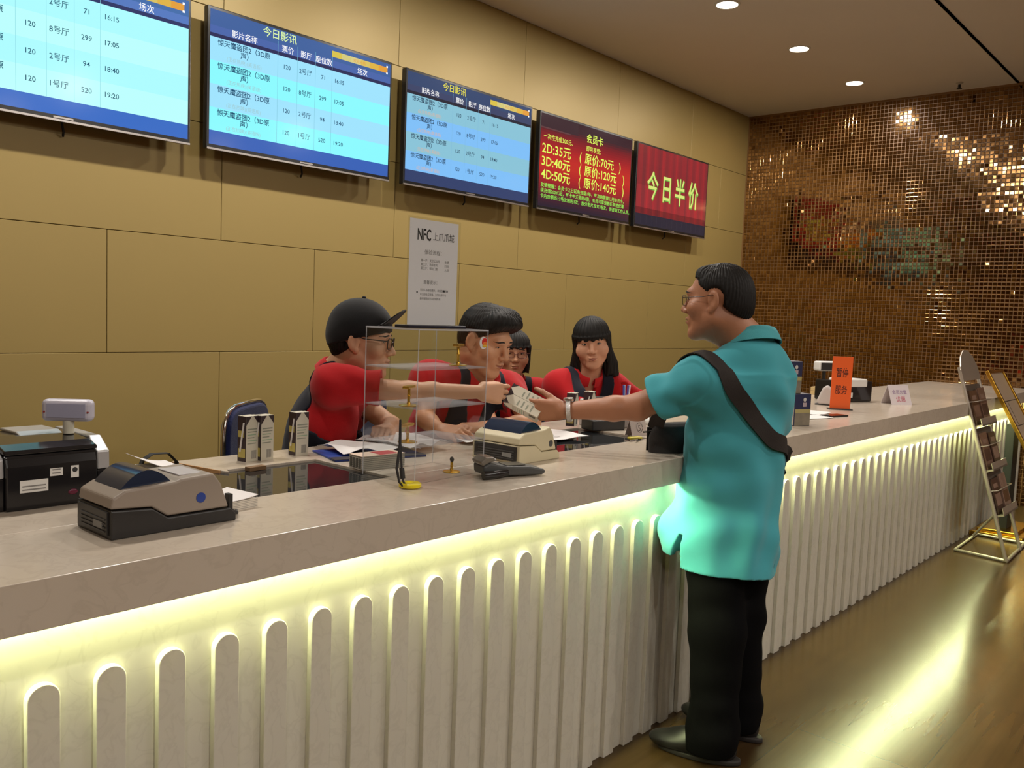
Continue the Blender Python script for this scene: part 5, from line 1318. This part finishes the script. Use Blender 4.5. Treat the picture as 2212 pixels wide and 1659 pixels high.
b = MB(); b.box((-.06, -.003, 0), (.06, .003, .385), mat('tan_board', srgb(184, 148, 84), .5)); b.build('plate', pl); b = MB(); b.box((-.065, -.03, 0), (.065, .03, .006), M_dk_p); b.build('foot', pl)
og = thing('service_sign', 'upright orange sign with black characters on the far counter', 'sign', (5.12, 1.905, ZC), -.95)
Mo = mat('orange_acrylic', srgb(232, 96, 34), .4, noise=(5, .05))
b = MB(); b.box((-.058, -.003, .006), (.058, .003, .312), Mo); b.build('panel', og, bevel=.001); b = MB(); b.box((-.068, -.03, 0), (.068, .03, .007), M_dk_p); b.build('foot', og, bevel=.002)
b = MB(); b.text('暂停', (0, -.0036, .196), (1, 0, 0), (0, 0, 1), .058, mat('dark_sign_ink', srgb(74, 26, 14), .6), 'CENTER', .62, .01); b.text('服务', (0, -.0036, .096), (1, 0, 0), (0, 0, 1), .056, mat('dark_sign_ink', (0, 0, 0), .6), 'CENTER', .62, .01); b.build('lettering', og)
t2 = thing('ticket_machine', 'black ticket machine with a white lid beside the orange sign', 'ticket printer', (5.80, 2.12, ZC), -.30)
b = MB(); b.box((-.15, -.10, 0), (.13, .14, .135), M_blk_gl); b.build('body', t2, bevel=.010, seg=3); b = MB(); b.box((-.12, -.103, .095), (.075, .06, .150), M_white_p); b.build('lid', t2, bevel=.012, seg=3); b = MB(); b.box((-.13, -.1015, .030), (-.07, -.099, .062), mat('sticker_white', (.68, .67, .64), .6)); b.build('sticker', t2)
d2 = thing('customer_display', 'dark customer display with a white rim above the far ticket machine', 'display', (5.82, 2.26, ZC), -.5)
b = MB(); b.tube([(0, .04, 0), (0, .04, .20)], .012, M_dk_p, 10); b.build('pole', d2, smooth=50); b = MB(); b.box((-.085, -.015, .185), (.085, .055, .250), M_white_p); b.build('rim', d2, bevel=.014, seg=3); b = MB(); b.box((-.072, -.019, .190), (.072, -.013, .240), M_dk_p); b.build('window', d2)
wm = thing('desk_lamp_head', 'white rounded scanner leaning beside the orange sign', 'scanner', (5.34, 2.05, ZC), .3); wm.name = 'barcode_scanner'
b = MB(); b.prism([(-.05, 0), (.07, 0), (.075, .03), (.045, .105), (.02, .125), (-.01, .10), (-.045, .03)], -.035, .035, mat('pale_scanner', srgb(196, 190, 186), .35), 'x'); b.build('body', wm, bevel=.014, seg=3); b = MB(); b.box((-.036, -.06, 0), (.036, .085, .006), M_dk_p); b.build('foot', wm)
gb = thing('cream_box', 'long cream box lying at the back edge behind the navy boxes', 'box', (6.30, 2.405, ZC), 0)
b = MB(); b.box((-.28, -.05, 0), (.22, .05, .055), mat('cream_carton', srgb(214, 186, 130), .6)); b.box((-.282, -.052, .026), (.222, .052, .030), mat('cream_carton_line', srgb(150, 122, 78), .6)); b.build('box', gb, bevel=.003)
for i, (x, y, rz, lab) in enumerate(((4.50, 1.83, -.3, 'white leaflet on the counter left of the orange sign foot'), (4.72, 1.90, .1, 'white leaflet partly under the orange sign'))):
    o, b, _ = curled('leaflet', lab, (x, y, ZC + .001 + .002 * i), rz, .22, .13, M_paper, .010, 8, 'leaflet'); b.build('sheet', o, smooth=60)
ph_ = thing('mobile_phone', 'dark phone lying by the leaflets before the orange sign', 'phone', (4.70, 1.775, ZC), -.25); b = MB(); b.box((-.075, -.037, 0), (.075, .037, .009), M_blk_gl); b.build('body', ph_, bevel=.004, seg=3)
tc_ = thing('tent_card', 'white folded tent card with pink print at the far end of the counter', 'sign', (5.90, 1.83, ZC), -.62)
Mt_ = mat('tent_card_paper', srgb(206, 196, 198), .7)
b = MB(); b.prism([(-.055, 0), (-.052, 0), (.0, .118), (.052, 0), (.055, 0), (.001, .124), (-.001, .124)], -.075, .075, Mt_, 'x'); b.build('card', tc_)
b = MB(); an = math.atan2(.118, .0535)
def tt_(s_, z, sz, mt): b.text(s_, (0, -.0560 + z * .4355, z), (1, 0, 0), (0, math.cos(an), math.sin(an)), sz, mt, 'CENTER', .9, .006)
tt_('会员充值', .070, .030, mat('mauve_print', srgb(140, 110, 150), .7)); tt_('优惠', .022, .040, mat('pink_print', srgb(186, 92, 110), .7)); b.build('lettering', tc_)

# --- chairs behind the counter
M_bl = cloth('blue_chair_fabric', srgb(34, 42, 84), .8, 300, .3)
def bar_chair(label, loc, rz):
    r = thing('bar_chair', label, 'chair', loc, rz, 'blue clerk chairs')
    b = MB(); b.box((-.21, -.21, .575), (.21, .20, .625), M_bl); b.build('seat', r, bevel=.03, seg=4)
    b = MB(); P = []
    out = [(.205 * math.copysign(abs(math.cos(a)) ** .45, math.cos(a)), 1.00 + .165 * math.copysign(abs(math.sin(a)) ** .5, math.sin(a))) for a in np.linspace(0, 2 * math.pi, 41)[:-1]]
    b.prism(out, .212, .250, M_bl, 'y'); b.build('backrest', r, bevel=.012, seg=3)
    b = MB(); ring = [(x * 1.035, .231, z + (z - 1.0) * .045) for x, z in out]; b.tube(ring + [ring[0]], .009, M_chrome, 8, caps=False)
    for q in (-1, 1): b.tube([(q * .13, .231, .84), (q * .14, .24, .70), (q * .15, .18, .58), (q * .15, -.15, .57)], .010, M_chrome, 8)
    b.build('back_frame', r, smooth=60)
    for q in (-1, 1):
        for y in (-1, 1): b = MB(); b.tube([(q * .17, y * .17, .58), (q * .20, y * .20, 0)], .011, M_chrome, 8); b.build('leg', r, smooth=60)
    b = MB(); b.tube([(-.188, -.188, .24), (.188, -.188, .24), (.188, .188, .24), (-.188, .188, .24), (-.188, -.188, .24)], .008, M_chrome, 8); b.build('footrest', r, smooth=60)
    return r
ch = bar_chair('blue padded chair with a chrome rim behind the clerk in the cap', (1.955, 2.735, 0), math.atan2(.60, .80))
dup(ch, (2.62, 2.88, 0), .42, 'blue padded chair of the bending clerk, between the two young men')
dup(ch, (3.60, 3.30, 0), -.20, 'blue padded chair of the clerk with thin-rimmed glasses')
dup(ch, (3.66, 2.80, 0), -.60, 'blue padded chair of the woman with shoulder-length hair')

# --- brochure rack leaning by the counter, poster stand behind it
M_alu = mat('satin_aluminium', srgb(176, 166, 152), .35, metal=.55, noise=(6, .06))
rk = thing('brochure_rack', 'silver brochure rack leaning at the counter with three pockets', 'rack', (6.60, 1.257, 0))
def RK(u, s_, o=0.0):
    """u along the width, s_ up the leaning panel, o out of it"""
    n = unit((0, -1.36, .40)); d = unit((-.037, .40, 1.36)); return np.array((0, 0, 0)) + np.array((1, 0, 0)) * u + d * s_ + n * o
RWD = .43
for u in (0, RWD):
    b = MB(); b.tube([RK(u, .012), RK(u, 1.36)], .0125, M_alu, 12); b.build('pole', rk, smooth=60)
b = MB(); hd = [(-.012, 1.26), (RWD + .012, 1.26), (RWD + .012, 1.34), (RWD * .86, 1.43), (RWD * .62, 1.475), (RWD * .38, 1.475), (RWD * .14, 1.43), (-.012, 1.34)]
fv = [RK(u, s_, .012) for u, s_ in hd] + [RK(u, s_, .004) for u, s_ in hd]; n_ = len(hd)
b.add(fv, [tuple(range(n_)), tuple(range(2 * n_ - 1, n_ - 1, -1))] + [(i, n_ + i, n_ + (i + 1) % n_, (i + 1) % n_) for i in range(n_)], M_alu); b.build('header_plate', rk)
Mbr = [mat('brochure_%d' % q, c, .35, noise=(18, .5)) for q, c in enumerate((srgb(96, 70, 52), srgb(120, 92, 76), srgb(74, 54, 46), srgb(136, 110, 96)))]
def slabq(b, u0, u1, s0_, s1_, o0, o1, mt):
    v = [RK(u, s_, o) for o in (o0, o1) for u, s_ in ((u0, s0_), (u1, s0_), (u1, s1_), (u0, s1_))]
    b.add(v, [(3, 2, 1, 0), (4, 5, 6, 7), (0, 1, 5, 4), (1, 2, 6, 5), (2, 3, 7, 6), (3, 0, 4, 7)], mt)
for k, s0_ in enumerate((.93, .62, .31)):
    b = MB(); slabq(b, .01, RWD - .01, s0_, s0_ + .012, -.004, .055, M_alu); slabq(b, .01, RWD - .01, s0_, s0_ + .055, .050, .055, M_alu); slabq(b, .01, RWD - .01, s0_, s0_ + .30, -.006, -.002, mat('rack_back', srgb(84, 74, 64), .5))
    b.build('pocket', rk)
    b = MB(); b.tube([RK(.0, s0_ + .18, .0), RK(.012, s0_ + .175, .05), RK(RWD - .012, s0_ + .175, .05), RK(RWD, s0_ + .18, .0)], .0035, M_alu, 6); b.build('retaining_wire', rk, smooth=60)
    for q in range(2):
        br = thing('brochure', ['left', 'right'][q] + ' brochure in the ' + ['top', 'middle', 'bottom'][k] + ' pocket of the silver rack', 'brochure', (6.60, 1.257, 0), 0, 'brochures in the rack')
        b = MB(); u0 = .025 + q * .195; slabq(b, u0, u0 + .180, s0_ + .0125, s0_ + .255 + .012 * ((q + k) % 2), .004 + .012 * q, .020 + .006 * q, Mbr[(k + q) % 4]); slabq(b, u0 + .02, u0 + .16, s0_ + .07, s0_ + .15, .020 + .006 * q, .0212 + .006 * q, Mbr[(k + q + 1) % 4]); slabq(b, u0 + .03, u0 + .14, s0_ + .19, s0_ + .22, .020 + .006 * q, .0214 + .006 * q, Mbr[3]); b.build('cover', br)
b = MB()
fr = [(0, 0, .0125), (.155, .395, .0125), (.60, .375, .0125), (RWD + .30, -.02, .0125)]
b.tube([(0, 0, .0125), (RWD + .25, .02, .0125)], .0115, M_alu, 10); b.tube([(.0, 0, .0125), (.045, .335, .0125), (RWD + .27, .350, .0125), (RWD + .25, .02, .0125)], .0105, M_alu, 10); b.build('base_frame', rk, smooth=60)
b = MB(); b.tube([RK(RWD, .35, -.012), np.array((RWD + .13, .345, .02))], .009, M_alu, 8); b.build('rear_strut', rk, smooth=60)

ea = thing('poster_stand', 'gold framed poster stand with a tilted board behind the brochure rack', 'poster stand', (7.36, 1.30, 0))
M_gd = mat('gold_frame_metal', srgb(196, 152, 60), .22, metal=1.0)
def EA(u, s_, o=0.0):
    n = unit((0, -.56, .304)); d = unit((0, .304, .56)); return np.array((-.06, .02, .68)) + np.array((1, 0, 0)) * u + d * s_ + n * o
EW, EH = .48, .66
def slabe(b, u0, u1, s0_, s1_, o0, o1, mt):
    v = [EA(u, s_, o) for o in (o0, o1) for u, s_ in ((u0, s0_), (u1, s0_), (u1, s1_), (u0, s1_))]
    b.add(v, [(3, 2, 1, 0), (4, 5, 6, 7), (0, 1, 5, 4), (1, 2, 6, 5), (2, 3, 7, 6), (3, 0, 4, 7)], mt)
b = MB()
for a in ((0, .028, 0, EH), (EW - .028, EW, 0, EH), (.028, EW - .028, 0, .028), (.028, EW - .028, EH - .028, EH)): slabe(b, *a, -.012, .016, M_gd)
b.build('frame', ea, bevel=.004)
b = MB(); slabe(b, .028, EW - .028, .028, EH - .028, -.010, .002, mat('poster_cream', srgb(178, 160, 138), .35, noise=(5, .06)))
for s_ in (.20, .40): slabe(b, .028, EW - .028, s_, s_ + .006, .002, .003, mat('poster_line', srgb(58, 50, 44), .5))
slabe(b, .16, .168, .20, .40, .002, .003, mat('poster_line', srgb(58, 50, 44), .5)); b.build('poster', ea)
b = MB(); b.box((.10, .14, .05), (.26, .20, .86), mat('dark_green_post', (.004, .005, .004), .7)); b.build('post', ea, bevel=.004)
b = MB(); b.box((-.06, .0, 0), (.50, .36, .035), M_gd); b.box((-.02, .05, .035), (.46, .32, .060), M_gd); b.build('foot', ea, bevel=.004)
